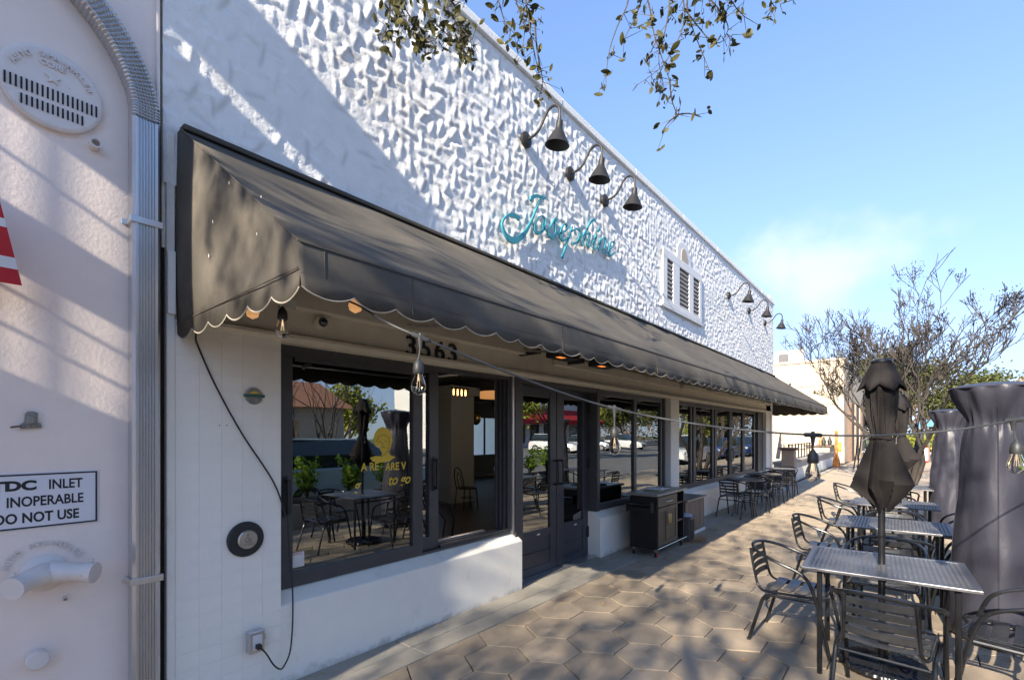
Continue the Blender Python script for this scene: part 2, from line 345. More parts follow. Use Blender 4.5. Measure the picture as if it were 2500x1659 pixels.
# hexagonal pavers, aligned with the facade
PX, PY, HR = .4085, .3575, .2365
def hexmesh(rad):
    b = LB(); n = 6; out_ = [(rad * math.sin(math.pi / 3 * k), rad * math.cos(math.pi / 3 * k)) for k in range(6)]
    ins = [(x * (1 - .0018 / rad), y * (1 - .0018 / rad)) for x, y in out_]
    v = [(x, y, -.02) for x, y in out_] + [(x, y, -.0018) for x, y in out_] + [(x, y, 0) for x, y in ins]
    f = [(i, (i + 1) % 6, 6 + (i + 1) % 6, 6 + i) for i in range(6)] + [(6 + i, 6 + (i + 1) % 6, 12 + (i + 1) % 6, 12 + i) for i in range(6)] + [tuple(range(12, 18))]
    f = [tuple(reversed(q)) for q in f]
    return v, f
hv, hf = hexmesh(HR - .0050)
def fixn(me):
    bm = bmesh.new(); bm.from_mesh(me); bmesh.ops.recalc_face_normals(bm, faces=bm.faces); bm.to_mesh(me); bm.free()
hm = bpy.data.meshes.new('paver'); hm.from_pydata(hv, [], hf); fixn(hm); hm.materials.append(M['paver'])
cells = []
for j in range(-34, 92):
    for i in range(-1, 13):
        x = .8145 + PX * i + (PX / 2 if j % 2 else 0); y = 3.335 + PY * j
        if x > 5.5 or x < .39: continue
        cells.append((x, y))
def pxw(x, y):
    zc = -math.sin(TH) * (x - CAMX) + math.cos(TH) * y
    if zc < .8: return 0
    u = 1250 + FPX * (math.cos(TH) * (x - CAMX) + math.sin(TH) * y) / zc; v = 1058 + FPX * 1.6 / zc
    if u < 300 or u > 2620 or v > 1900: return 0
    return 1 / zc ** 2
cells.sort(key=lambda c: -pxw(*c))
full = [c for c in cells if c[0] > .5]; half = [c for c in cells if c[0] <= .5]
near = [c for c in full if pxw(*c) > 0][:268]; nset = set(near)
for (x, y) in near:
    o = bpy.data.objects.new('paver', hm); COL.objects.link(o); o.parent = walk
    o.location = (x + rnd.uniform(-.0015, .0015), y + rnd.uniform(-.0015, .0015), rnd.uniform(-.003, .001)); o.rotation_euler = (R(rnd.uniform(-.35, .35)), R(rnd.uniform(-.35, .35)), R(rnd.uniform(-.4, .4)))
hh = [(.0, .233), (.0, -.233), (.2015, -.1165), (.2015, .1165)]
hb = LB().prism([(.0, -.2325), (.2015, -.1165), (.2015, .1165), (.0, .2325)], 2, -.02, -.001); hme = hb.mesh('paver'); hme.materials.append(M['paver'])
for (x, y) in [c for c in half if pxw(*c) > 0][:28]:
    o = bpy.data.objects.new('paver', hme); COL.objects.link(o); o.parent = walk; o.location = (.403, y, rnd.uniform(-.003, 0))
far = MB()
for (x, y) in full:
    if (x, y) in nset: continue
    dz = rnd.uniform(-.003, .001); far.add([(a + x, b + y, c + dz) for a, b, c in hv], hf)
fo = stuff(far.build('distant_pavers', M['paver'], walk)); fixn(fo.data)
# two concrete bands along the facade
for (xa, xb, js) in ((-.30, .197, [-1.2, .55, 2.345, 4.18, 5.9, 7.7, 9.5, 11.3, 13.1, 15.0, 17.0]), (.205, .399, [-1.2, .55, 2.345, 4.18, 5.9, 7.7, 9.5, 11.3, 13.1, 15.0, 16.9, 18.8, 20.7, 22.6, 24.5, 26.4, 28.3, 30.2])):
    for a, b in zip(js, js[1:]):
        MB().box(xa, xb, a + .003, b - .003, -.021, .002 + rnd.uniform(-.002, .001)).build('concrete_slab', M['slab'], walk, bevel=.003)
stuffp = MB()
# ------------------------------------------------------------------ RESTAURANT BUILDING
bld = thing('restaurant_building', 'white restaurant building with deeply sculpted stucco wall above charcoal windows', 'building', (0, 8, 0))
B = lambda mb, name, m, par=None, **k: mb.build(name, M[m], par or bld, **k)
# sculpted upper wall: thousands of trowel dabs as real relief
Y0, Y1, Z0, Z1 = .83, 15.67, 2.94, 5.30
ys = [Y0]
while ys[-1] < Y1: ys.append(ys[-1] + .0105 + .0012 * (ys[-1] - Y0))
ys[-1] = Y1; ys = np.array(ys); zs = np.linspace(Z0, Z1, 185)
hgt = np.zeros((len(ys), len(zs))); dirt = np.zeros_like(hgt)
rr = np.random.RandomState(7)
yy, zz = np.meshgrid(ys, zs, indexing='ij')
hgt += .010 * np.sin(yy * 1.7 + 2 * np.sin(zz * 2.1)) * np.sin(zz * 2.6 + yy * .6)
pitch = .098
for gi, gy in enumerate(np.arange(Y0, Y1, pitch)):
    for gj, gz in enumerate(np.arange(Z0, Z1, pitch)):
        y0 = gy + rr.uniform(-.028, .028); z0 = gz + rr.uniform(-.028, .028)
        amp = 1.0
        if y0 < 3.4: amp = .66 + .34 * min(1, max(0, (z0 - (4.85 - .52 * y0)) / .25))
        if z0 > Z1 - .08: amp *= .3
        if 7.4 < y0 < 9.45 and 3.55 < z0 < 4.7: amp *= .12
        if rr.rand() > (.97 if amp > .70 else .72): continue
        ang = (1.30 - math.pi if (gi + gj) % 2 else (-.12 if rr.rand() < .7 else -.12 + math.pi)) + rr.uniform(-.38, .38)
        Ld = rr.uniform(.060, .095); Wd = rr.uniform(.024, .042); H = rr.uniform(.008, .018) * amp
        i0, i1 = np.searchsorted(ys, [y0 - Ld - .02, y0 + Ld + .02]); j0, j1 = np.searchsorted(zs, [z0 - Ld - .02, z0 + Ld + .02])
        if i1 - i0 < 2 or j1 - j0 < 2: continue
        a = (yy[i0:i1, j0:j1] - y0) * math.cos(ang) + (zz[i0:i1, j0:j1] - z0) * math.sin(ang)
        b = -(yy[i0:i1, j0:j1] - y0) * math.sin(ang) + (zz[i0:i1, j0:j1] - z0) * math.cos(ang)
        b = b + .06 * a * a / Ld
        ca = np.clip(1 - (a / Ld) ** 2, 0, 1) ** .6
        t = b / Wd
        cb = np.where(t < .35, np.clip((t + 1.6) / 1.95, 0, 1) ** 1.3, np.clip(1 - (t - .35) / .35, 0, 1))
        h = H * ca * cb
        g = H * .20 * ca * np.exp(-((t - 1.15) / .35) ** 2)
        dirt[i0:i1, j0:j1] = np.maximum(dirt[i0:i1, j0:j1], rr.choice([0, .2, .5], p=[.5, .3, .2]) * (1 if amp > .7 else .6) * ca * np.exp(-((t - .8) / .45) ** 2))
        hgt[i0:i1, j0:j1] = np.maximum(hgt[i0:i1, j0:j1], hgt[i0:i1, j0:j1] * .55 + h) - g
for _ in range(2):
    g_ = hgt.copy(); g_[1:-1, 1:-1] = (hgt[1:-1, 1:-1] * 4 + hgt[:-2, 1:-1] + hgt[2:, 1:-1] + hgt[1:-1, :-2] + hgt[1:-1, 2:]) / 8; hgt = g_
hgt += .0008 * rr.randn(*hgt.shape)
ny, nz = hgt.shape
vv = np.stack([hgt + .012, yy - 8, zz], -1).reshape(-1, 3)
idx = np.arange(ny * nz).reshape(ny, nz)
ff = np.stack([idx[:-1, :-1], idx[1:, :-1], idx[1:, 1:], idx[:-1, 1:]], -1).reshape(-1, 4)
me = bpy.data.meshes.new('sculpted_wall'); me.vertices.add(len(vv)); me.vertices.foreach_set('co', vv.ravel().astype(np.float32))
me.loops.add(ff.size); me.loops.foreach_set('vertex_index', ff.ravel().astype(np.int32)); me.polygons.add(len(ff))
me.polygons.foreach_set('loop_start', np.arange(0, ff.size, 4).astype(np.int32)); me.polygons.foreach_set('loop_total', np.full(len(ff), 4, np.int32))
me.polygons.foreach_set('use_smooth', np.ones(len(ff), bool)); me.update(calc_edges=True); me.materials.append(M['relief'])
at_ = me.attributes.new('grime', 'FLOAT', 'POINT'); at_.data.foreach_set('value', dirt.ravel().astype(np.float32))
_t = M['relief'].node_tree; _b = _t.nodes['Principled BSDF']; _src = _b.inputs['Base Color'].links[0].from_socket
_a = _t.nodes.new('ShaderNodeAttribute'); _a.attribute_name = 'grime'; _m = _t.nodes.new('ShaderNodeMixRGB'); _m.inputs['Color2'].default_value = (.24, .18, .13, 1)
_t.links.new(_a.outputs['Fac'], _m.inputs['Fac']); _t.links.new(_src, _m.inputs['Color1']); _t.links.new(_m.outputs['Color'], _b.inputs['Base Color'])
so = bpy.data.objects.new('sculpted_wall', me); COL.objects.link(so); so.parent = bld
B(MB().box(-.30, -.004, .83, 15.67, 2.60, 5.30), 'upper_wall_core', 'white')
# parapet
cap = MB()
yc = .83
while yc < 15.7:
    y2 = min(yc + 1.9, 15.72); cap.box(-.36, .050 + rnd.uniform(-.004, .004), yc, y2 - .004, 5.302, 5.40 + rnd.uniform(-.006, .006)); yc = y2
B(cap, 'parapet_cap', 'relief', bevel=.012)
B(MB().box(-.36, .02, 15.2, 15.7, 5.41, 5.50), 'parapet_cap', 'relief', bevel=.02)
B(MB().box(-12, -.32, .85, 15.6, 4.6, 4.8), 'roof', 'concrete')
B(MB().box(-12, -.31, 15.45, 15.65, 0, 5.30), 'end_wall', 'white')
# stucco beam over the openings
B(MB().box(-.30, .0, 1.455, 15.4, 2.185, 2.60), 'beam', 'beam', bevel=.006)
B(MB().box(-.30, .004, .885, 1.45, 2.225, 2.60), 'beam', 'beam', bevel=.006)
B(MB().prism([(.0, 2.19), (.035, 2.215), (.035, 2.235), (.0, 2.245)], 1, .9, 15.3), 'drip_moulding', 'beam')
B(MB().box(.002, .10, 1.50, 3.90, 2.40, 2.95), 'sign_fascia', 'beam', bevel=.006)
B(MB().box(.002, .10, 3.93, 8.0, 2.50, 2.95), 'sign_fascia', 'beam', bevel=.006)
B(MB().box(.002, .06, 4.5, 8.25, 2.36, 2.47), 'ledge', 'beam', bevel=.01)
B(MB().box(.002, .06, 8.4, 15.2, 2.38, 2.47), 'ledge', 'beam', bevel=.01)
# left pier, painted tiles
B(MB().box(-.30, .006, .885, 1.462, -.02, 2.22), 'pier', 'white')
B(MB().box(-.30, .022, .845, .883, -.02, 3.22), 'corner_trim', 'white', bevel=.004)
B(MB().box(-.30, .040, .846, .884, 2.24, 2.58), 'trim_block', 'white', bevel=.006)
tm = LB().box(0, .0024, .0012, .1138, .0012, .0953).mesh('wall_tile'); tm.materials.append(M['tile'])
for i in range(5):
    for j in range(22):
        o = bpy.data.objects.new('wall_tile', tm); COL.objects.link(o); o.parent = bld
        o.location = (.0055 + rnd.uniform(0, .0006), .888 + i * .115 - 8, .1025 + j * .0965)
# low walls with sloping sills
def lowwall(y0, y1, ch=0, hs=.50):
    b = MB().prism([(-.20, -.02), (.0, -.02), (.0, hs), (-.125, hs + .085), (-.20, hs + .085)], 1, y0, y1)
    o = b.build('low_wall', M['white'], bld, bevel=.009); return o
lowwall(.89, 3.955)
lowwall(5.59, 7.97); lowwall(8.40, 15.3)
for i in range(3):
    pass
# pillars
B(MB().box(-.24, .0, 7.97, 8.34, -.02, 2.19), 'pillar', 'white', bevel=.008)
B(MB().box(-.24, .0, 14.86, 15.67, -.02, 2.60), 'pillar', 'white', bevel=.008)
B(MB().box(-.10, .03, 15.30, 15.36, .3, 2.1), 'downpipe', 'white', bevel=.01)
# --- windows and doors
def glazed(name, y0, y1, z0, z1, xf, stiles, fr=.09, bot=.1, label=None, panes=None, depth=.05, top=.07):
    """one window: frame, stiles (y ranges), panes"""
    f = MB().box(xf - depth, xf, y0, y1, z0, z0 + bot).build(name, M['frame'], bld, bevel=.004, label=label)
    MB().box(xf - depth, xf, y0, y1, z1 - top, z1).build('top_rail', M['frame'], f, bevel=.004)
    for (a, b, dx) in stiles: MB().box(xf - depth + dx, xf + .002 + dx, a, b, z0 + bot, z1 - top).build('stile', M['frame'], f, bevel=.004)
    for (a, b, za, zb, dx) in panes: MB().box(xf - .030 + dx, xf - .024 + dx, a, b, za, zb).build('pane', M['glass'], f)
    return f
# window 1: fixed sash left, sliding sash, then the open bay
w1 = glazed('window', 1.465, 2.700, .578, 2.188, -.085, [(1.465, 1.585, 0), (2.598, 2.700, 0)], bot=.098, top=.072, panes=[(1.585, 2.598, .676, 2.116, 0)], label='fixed sash with gold portrait lettering')
MB().box(-.092, -.0835, 1.60, 2.598, 2.085, 2.116).build('glazing_bead', M['frame'], w1)
w1b = glazed('window', 2.702, 2.912, .600, 2.186, -.125, [(2.702, 2.712, 0), (2.806, 2.912, 0)], bot=.11, top=.06, panes=[(2.712, 2.806, .71, 2.126, 0)], label='narrow sliding sash with pull handle')
track = MB()
for k in range(4): track.box(-.20 + k * .03, -.188 + k * .03, 2.915, 3.86, .59, .622 + .004 * (k % 2))
track.box(-.21, -.088, 2.702, 3.86, .578, .598)
tk = track.build('sliding_track', M['frame'], bld)
MB().box(-.26, -.212, 2.95, 3.62, .60, .632).build('track_cover', M['alu'], tk)
MB().box(-.21, -.085, 2.702, 3.86, 2.15, 2.188).build('track_head', M['frame'], tk)
stack = None
for k in range(4):
    o = MB().box(-.20 + k * .030, -.178 + k * .030, 3.745 + k * .028, 3.84 + k * .01, .625, 2.148).build('stacked_stile', M['frame'], bld, bevel=.003)
MB().box(-.20, -.06, 3.868, 3.90, .58, 2.188).build('jamb', M['alu'], bld, bevel=.003)
MB().box(-.23, -.05, 3.902, 4.03, -.02, 2.188).build('jamb', M['frame'], bld, bevel=.003)
def pull(x, y, z0, z1, par, dy=0):
    h = MB().box(x, x + .006, y - .02, y + .02, z0, z1).tube([(x, y, z0 + .03), (x + .045, y + dy, z0 + .03), (x + .045, y + dy, z1 - .03), (x, y, z1 - .03)], .009, 6)
    return h.build('handle', M['flatblack'], par, bevel=.002)
def boxpull(x, y, z0, z1, par, wdt=.05):
    h = MB().box(x, x + .008, y - .022, y + .012, z0 - .02, z1 + .02)
    h.box(x + .008, x + .05, y - .01, y + .012, z0, z0 + .022).box(x + .008, x + .05, y - .01, y + .012, z1 - .022, z1).box(x + .036, x + .055, y - .012, y + .014, z0, z1)
    return h.build('handle', M['flatblack'], par, bevel=.003)
boxpull(-.083, 1.535, 1.075, 1.30, w1)
boxpull(-.123, 2.86, 1.12, 1.38, w1b)
# double door
for (ya, yb, lab, hy) in ((4.035, 4.852, 'left door leaf', 4.80), (4.866, 5.60, 'right door leaf', 4.905)):
    d = MB().box(-.235, -.19, ya, ya + .155, .012, 2.13).box(-.235, -.19, yb - (.125 if hy > 4.85 else .125), yb, .012, 2.13)
    d.box(-.235, -.19, ya + .155, yb - .125, 2.02, 2.13).box(-.235, -.19, ya + .155, yb - .125, .42, .50).box(-.235, -.19, ya + .155, yb - .125, .012, .10)
    d = d.build('door', M['door'], bld, bevel=.004, label=lab)
    MB().box(-.228, -.200, ya + .155, yb - .125, .10, .255).box(-.228, -.203, ya + .155, yb - .125, .262, .42).build('door_panel', M['door'], d, bevel=.003)
    MB().box(-.216, -.210, ya + .155, yb - .125, .50, 2.02).build('pane', M['glass'], d)
    MB().box(-.1895, -.187, (ya + yb) / 2 + .02, (ya + yb) / 2 + .075, .445, .462).build('sticker', M['kitchen'], d)
    yh = ya + .025 if hy < 4.85 else yb - .02
    for zc in (.32, 1.22, 1.93): MB().box(-.19, -.172, yh - .02, yh + .02, zc - .07, zc + .07).build('hinge', M['flatblack'], d, bevel=.003)
    h = MB().tube([(-.19, hy, 1.0), (-.14, hy, 1.0), (-.125, hy, 1.02), (-.125, hy, 1.26), (-.14, hy, 1.28), (-.19, hy, 1.28)], .011, 8)
    h.build('handle', M['black'], d)
MB().box(-.24, -.06, 4.03, 5.60, 2.132, 2.184).build('door_head', M['frame'], bld, bevel=.003)
MB().box(-.25, -.05, 4.03, 5.60, -.02, .010).build('threshold', M['alu'], bld)
MB().box(-.23, -.055, 5.604, 5.672, .59, 2.184).build('jamb', M['frame'], bld, bevel=.003)
# window 2
w2 = glazed('window', 5.674, 7.80, .588, 2.184, -.085, [(5.674, 5.70, 0), (6.745, 6.835, 0), (7.735, 7.80, 0)], bot=.085, top=.075, panes=[(5.70, 6.745, .673, 2.109, 0), (6.835, 7.735, .673, 2.109, 0)], label='two-pane window beside the double door')
for k in range(4): MB().box(-.23 + k * .04, -.205 + k * .04, 7.81 + k * .02, 7.94, .588, 2.184).build('stacked_stile', M['frame'], bld, bevel=.003)
# window 3 run
w3 = glazed('window', 8.345, 14.0, .588, 2.184, -.085, [(8.345, 8.46, 0), (9.14, 9.22, 0), (9.30, 9.44, 0), (10.43, 10.52, 0), (10.60, 10.74, 0), (11.66, 11.76, 0), (11.79, 11.87, 0), (12.76, 12.86, 0), (12.88, 12.96, 0), (13.88, 14.0, 0)], bot=.09, top=.075,
            panes=[(8.46, 9.14, .678, 2.109, 0), (9.44, 10.43, .678, 2.109, 0), (10.74, 11.66, .678, 2.109, 0), (11.87, 12.76, .678, 2.109, 0), (12.96, 13.88, .678, 2.109, 0)], label='long row of five panes beyond the pillar')
for a in (9.22, 10.52): MB().box(-.16, -.12, a, a + .08, .588, 2.184).build('stacked_stile', M['intdark'], bld)
for k in range(6): MB().box(-.22 + k * .026, -.205 + k * .026, 14.02 + k * .05, 14.84, .588, 2.184).build('stacked_stile', M['frame'], bld, bevel=.003)
boxpull(-.083, 11.775, .98, 1.25, w3)
# service sticker on glass
st = MB().box(-.1078, -.1068, 1.59, 1.675, .70, .80).build('window_sticker', M['kitchen'], w1)
text('SERVICE', .018, M['red'], 'sticker_print', wallm(-.1062, 1.597, .783), None, .0003).parent = None
bpy.data.objects['sticker_print'].parent = bld; bpy.data.objects['sticker_print'].data.transform(Matrix.Translation(-bld.location))
# gold portrait and lettering behind the glass
def flat(poly, x, m, name, par=bld, th=.0008):
    b = MB().prism([(p[0], p[1]) for p in poly], 0, x - th, x); o = b.build(name, M[m], par); return o
gx = -.1075
def gp(pts): return [(lambda q: (q.y, q.z))(at(650 / KF + a / 3.4086 / KF + 10 / KF, 940 / KF + b / 3.4086 / KF, x=gx)) for a, b in pts]
hair = gp([(935, 345), (895, 362), (872, 400), (858, 440), (868, 480), (880, 515), (905, 500), (915, 540), (930, 560), (925, 590), (870, 588), (828, 602), (850, 632), (900, 645), (990, 632), (1042, 595), (1000, 582), (985, 555), (1003, 510), (1015, 460), (1008, 410), (985, 365)])
po = flat(hair, gx, 'gold', 'gold_portrait')
for ln in ([(885, 470), (900, 425), (945, 408), (985, 430), (990, 480), (980, 540), (955, 575), (925, 590)], [(900, 475), (925, 470)], [(945, 468), (975, 466)], [(918, 520), (940, 512), (958, 520)], [(935, 478), (930, 500), (940, 502)]):
    MB().tube([(gx + .001, p[0], p[1]) for p in gp(ln)], .0016, 5).build('portrait_line', M['intdark'], po)
for s_, (a, b), sz, sh in (('A RE', (755, 712), .085, 0), ('ARE V', (955, 708), .085, 0), ('to go', (975, 830), .115, .35), ('g', (692, 880), .12, .35)):
    q = gp([(a, b)])[0]; o = text(s_, sz, M['gold'], 'gold_lettering', wallm(gx + .001, q[0], q[1]), None, .0004, bold=.002, shear=sh, sx=.9); o.parent = bld; o.data.transform(Matrix.Translation(-bld.location))
# gold leaf shapes on the far panes
for yy_ in (11.2, 12.3):
    lf = [(yy_ - .14, 1.95), (yy_ + .1, 2.0), (yy_ + .16, 1.8), (yy_ + .06, 1.72), (yy_ + .15, 1.6), (yy_ + .02, 1.52), (yy_ - .02, 1.32), (yy_ - .06, 1.52), (yy_ - .17, 1.6), (yy_ - .06, 1.72)]
    flat(lf, -.105, 'tan', 'leaf_decal')
# louvred attic vent
vf = B(MB().box(.028, .056, 7.49, 7.68, 3.72, 4.56).box(.028, .056, 7.93, 8.22, 3.72, 4.56).box(.028, .056, 8.68, 8.90, 3.72, 4.56).box(.028, .056, 9.22, 9.34, 3.72, 4.56)
       .box(.028, .060, 7.49, 9.34, 3.66, 3.76).box(.028, .058, 7.49, 9.34, 4.43, 4.57).prism([(8.1, 4.57), (8.12, 4.74), (8.22, 4.86), (8.44, 4.92), (8.66, 4.86), (8.76, 4.74), (8.8, 4.57)], 0, .028, .048), 'attic_vent', 'louver', bevel=.008)
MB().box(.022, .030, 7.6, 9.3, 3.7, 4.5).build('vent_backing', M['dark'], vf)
MB().prism([(8.29, 4.54), (8.29, 4.68), (8.34, 4.77), (8.44, 4.81), (8.54, 4.77), (8.6, 4.68), (8.6, 4.54)], 0, .048, .056).build('arched_niche', M['tan'], vf, bevel=.004)
for (ya, yb) in ((7.68, 7.93), (8.22, 8.68), (8.90, 9.22)):
    for k in range(9):
        z = 3.78 + k * .073; mt = Matrix.Translation((.042, 0, z)) @ Matrix.Rotation(R(-38), 4, 'Y')
        b = MB(); b.box(-.016, .014, ya + .003, yb - .003, 0, .008, mt); b.build('louver_slat', M['louver'], vf)
B(MB().box(.02, .065, 7.42, 9.42, 3.62, 3.655), 'vent_sill', 'louver', bevel=.01)

# ------------------------------------------------------------------ interior seen through the glass
B(MB().box(-9.6, -.25, .83, 15.4, -.12, -.03), 'interior_floor', 'floor')
for k in range(46):
    x = -.27 - k * .2
    if x < -8.5: break
    MB().box(x - .195, x, 1, 15.3, -.028, -.012 + rnd.uniform(-.001, .001)).build('floor_plank', M['floor'], bld)
B(MB().box(-9.6, -.31, .83, 15.44, 2.86, 2.98), 'interior_ceiling', 'intdark')
for k in range(5): B(MB().box(-9.6, -.32, 3.0 + k * 2.8, 3.22 + k * 2.8, 2.62, 2.858), 'ceiling_beam', 'intdark')
B(MB().box(-9.6, -.31, .84, .99, -.1, 2.85), 'partition', 'intdark')
# rear wall with openings
rw = MB(); ops = [(3, 4.4), (6.2, 7.6), (9.6, 11.4), (13, 14.6)]
prev = 1.0
for a, b in ops: rw.box(-9.65, -9.5, prev, a, -.1, 2.85); rw.box(-9.65, -9.5, a, b, -.1, .8); rw.box(-9.65, -9.5, a, b, 2.2, 2.85); prev = b
rw.box(-9.65, -9.5, prev, 15.45, -.1, 2.85); B(rw, 'rear_wall', 'intwall')
for a, b in ops:
    f = MB().box(-9.60, -9.55, a, a + .06, .8, 2.2).box(-9.60, -9.55, b - .06, b, .8, 2.2).box(-9.60, -9.55, (a + b) / 2 - .03, (a + b) / 2 + .03, .8, 2.2).build('rear_window', M['intdark'], bld)
B(MB().box(-5.55, -5.05, 7.75, 8.50, -.03, 2.6), 'dining_pillar', 'intwall')
B(MB().box(-5.65, -4.95, 7.65, 8.60, 2.5, 2.70), 'pillar_capital', 'intwall')
def sconce(x, y, z, nx, lab):
    t = thing('wall_sconce', lab, 'wall lamp', (x, y, z), 0, 'brass dome sconces')
    m = Matrix.Rotation(R(-90), 4, 'X')
    LB().lathe([(.03, 0), (.10, .01), (.15, .05), (.17, .11), (.165, .115), (.02, .12)], n=20, mtx=m).build('dome', M['brass'], t)
    LB().lathe([(.05, -.03), (.05, 0)], n=12, mtx=m).build('backplate', M['flatblack'], t)
    return t
sconce(-5.2, 8.62, 1.98, 1, 'brass dome sconce on the far side of the white dining room pillar')
sconce(-4.2, 11.9, 2.0, 1, 'brass dome sconce glowing behind the double doors')
for i, (x, y) in enumerate(((-2.2, 3.4), (-3.2, 6.2), (-2.6, 9.4))):
    t = thing('pendant_cluster', ['small lit pendant cluster hanging nearest the first window', 'lit pendant cluster deeper in the dining room', 'lit pendant cluster over the tables beyond the doors'][i], 'pendant light', (x, y, 2.3), 0, 'dining room pendants')
    LB().tube([(0, 0, .14), (0, 0, .55)], .006, 5).build('stem', M['black'], t); LB().box(-.02, .02, -.2, .2, .10, .13).build('crossbar', M['black'], t)
    for k in range(4): LB().lathe([(.001, -.02), (.012, 0), (.012, .06), (.006, .10)], (0, -.15 + k * .1, 0), 8).build('bulb', M['amber'], t)
    lt = bpy.data.objects.new('pendant_glow', bpy.data.lights.new('pendant_glow', 'POINT')); COL.objects.link(lt); lt.parent = t; lt.location = (0, 0, -.12); lt.data.energy = 3; lt.data.color = (1, .88, .72); lt.data.shadow_soft_size = .1
t = thing('drum_pendant', 'woven amber drum shade hanging beside the white pillar', 'pendant light', (-3.6, 7.6, 2.33))
LB().lathe([(.30, 0), (.30, .14)], n=24).build('drum_shade', mat('woven_shade', (.25, .12, .05), .8, emit=((1, .45, .15), .12)), t); LB().tube([(0, 0, .14), (0, 0, .5)], .008, 5).build('stem', M['black'], t)
# bentwood chair and dark table in the dining room
def bentwood(loc, rz, lab):
    t = thing('bentwood_chair', lab, 'chair', loc, rz, 'bentwood dining chairs')
    LB().lathe([(.20, .44), (.21, .455), (.20, .47)], n=20).build('seat', M['flatblack'], t)
    for (x, y) in ((.15, .13), (.15, -.13)): LB().tube([(x, y, .44), (x + .03, y * 1.25, 0)], .014, 6).build('leg', M['flatblack'], t)
    arch = [(-.19, -.19, 0), (-.16, -.17, .44), (-.21, -.18, .7), (-.23, -.12, .86), (-.235, 0, .90), (-.23, .12, .86), (-.21, .18, .7), (-.16, .17, .44), (-.19, .19, 0)]
    LB().tube(arch, .013, 6).build('back_frame', M['flatblack'], t)
    LB().tube([(-.15, -.07, .45), (-.2, -.08, .7), (-.22, 0, .80), (-.2, .08, .7), (-.15, .07, .45)], .009, 6).build('back_loop', M['flatblack'], t)
    LB().tube([(.13 * math.cos(a), .13 * math.sin(a), .25) for a in [k * math.pi / 6 for k in range(12)]], .008, 5, closed=True).build('leg_ring', M['flatblack'], t)
    return t
bentwood((-4.25, 7.45, -.012), R(75), 'black bentwood chair in front of the white dining room pillar')
def dtable(loc, lab):
    t = thing('dining_table', lab, 'table', loc, 0, 'dark dining tables')
    LB().box(-.4, .4, -.4, .4, .72, .75).build('tabletop', M['intdark'], t, bevel=.004); LB().lathe([(.03, .02), (.03, .72)], n=10).build('post', M['flatblack'], t); LB().lathe([(.24, 0), (.2, .02), (.03, .04)], n=16).build('foot', M['flatblack'], t)
    for (x, y) in ((-.1, .1), (.05, .18), (.15, -.1)):
        pass
    return t
dtable((-3.6, 8.0, -.012), 'dark set dining table right of the white pillar')
dtable((-1.5, 3.3, -.012), 'dark dining table just inside the first window')
dtable((-1.6, 6.6, -.012), 'dark dining table inside the two-pane window')
dtable((-7.8, 9.8, -.012), 'dark dining table by the rear window')
bentwood((-.95, 3.55, -.012), R(160), 'black bentwood chair at the table just inside the open bay')
g = MB()
for (x, y) in ((-3.75, 7.8), (-3.5, 8.15), (-3.4, 7.85), (-3.8, 8.2)): tag(MB().lathe([(.025, 0), (.004, .006), (.004, .06), (.03, .10), (.028, .15)], (x, y, .739), 12).build('wine_glass', M['bulb']), 'clear stemmed glass at the %s of the set table by the white pillar' % {(-3.75, 7.8): 'near left corner', (-3.5, 8.15): 'far right corner', (-3.4, 7.85): 'near right corner', (-3.8, 8.2): 'far left corner'}[(x, y)], 'wine glass', 'glasses on the set table')
t = thing('banquette', 'dark high-backed banquette along the rear windows', 'bench', (-9.2, 10.5, -.012)); LB().box(-.25, .3, -1.9, 1.9, 0, .45).build('seat', M['intdark'], t, bevel=.02); LB().box(-.28, -.14, -1.9, 1.9, .45, 1.02).build('backrest', M['intdark'], t, bevel=.02)

# ------------------------------------------------------------------ left neighbour building
nb = thing('neighbour_building', 'warm white neighbouring wall with fire inlet fittings left of the downspout', 'building', (0, 0, 0))
MB().box(-.3, .004, -1.5, .815, -.3, 6.0).build('stucco_wall', M['pink'], nb)
MB().box(-6, .2205, -9, -1.5, -.3, 5.62).build('projecting_wing', M['pink'], nb)
MB().box(.2965, .58, -1.58, -1.5, -.3, 4.90).build('shade_blade', M['pink'], nb); MB().box(.2965, .58, -1.58, -1.5, 5.03, 5.62).build('shade_blade', M['pink'], nb)  # added out-of-view blade; its slot and notch shape sun patches and a streak
MB().box(.2965, .325, -1.58, -1.5, 4.901, 5.029).build('shade_blade', M['pink'], nb); MB().box(.475, .58, -1.58, -1.5, 4.901, 5.029).build('shade_blade', M['pink'], nb)
for (za, zb) in ((3.97, 5.62), (3.27, 3.52), (-.3, 2.77)): MB().box(.2215, .2955, -1.58, -1.5, za, zb).build('shade_blade_link', M['pink'], nb)  # gaps left between these added links let sun patches onto the stucco wall
MB().box(.2457, .260, -1.52, -1.5, 2.77, 3.97).build('shade_slot_bar', M['alu'], nb); MB().box(.2215, .2275, -1.52, -1.5, 2.77, 3.97).build('shade_slot_bar', M['alu'], nb)  # added bars narrow the slot and split the sun patch
for z in (2.95, 3.12, 3.72): MB().tube([(.222, -1.54, z + .05), (.296, -1.54, z)], .008, 6).build('shade_slot_tie', M['alu'], nb)  # added rods break the sun patches into stripes
MB().box(-.3, -.015, .816, .845, -.3, 5.4).build('recessed_joint', M['joint'], nb)
MB().box(.004, .022, .800, .818, 1.0, 5.4).build('joint_edge', M['pink'], nb, bevel=.006)
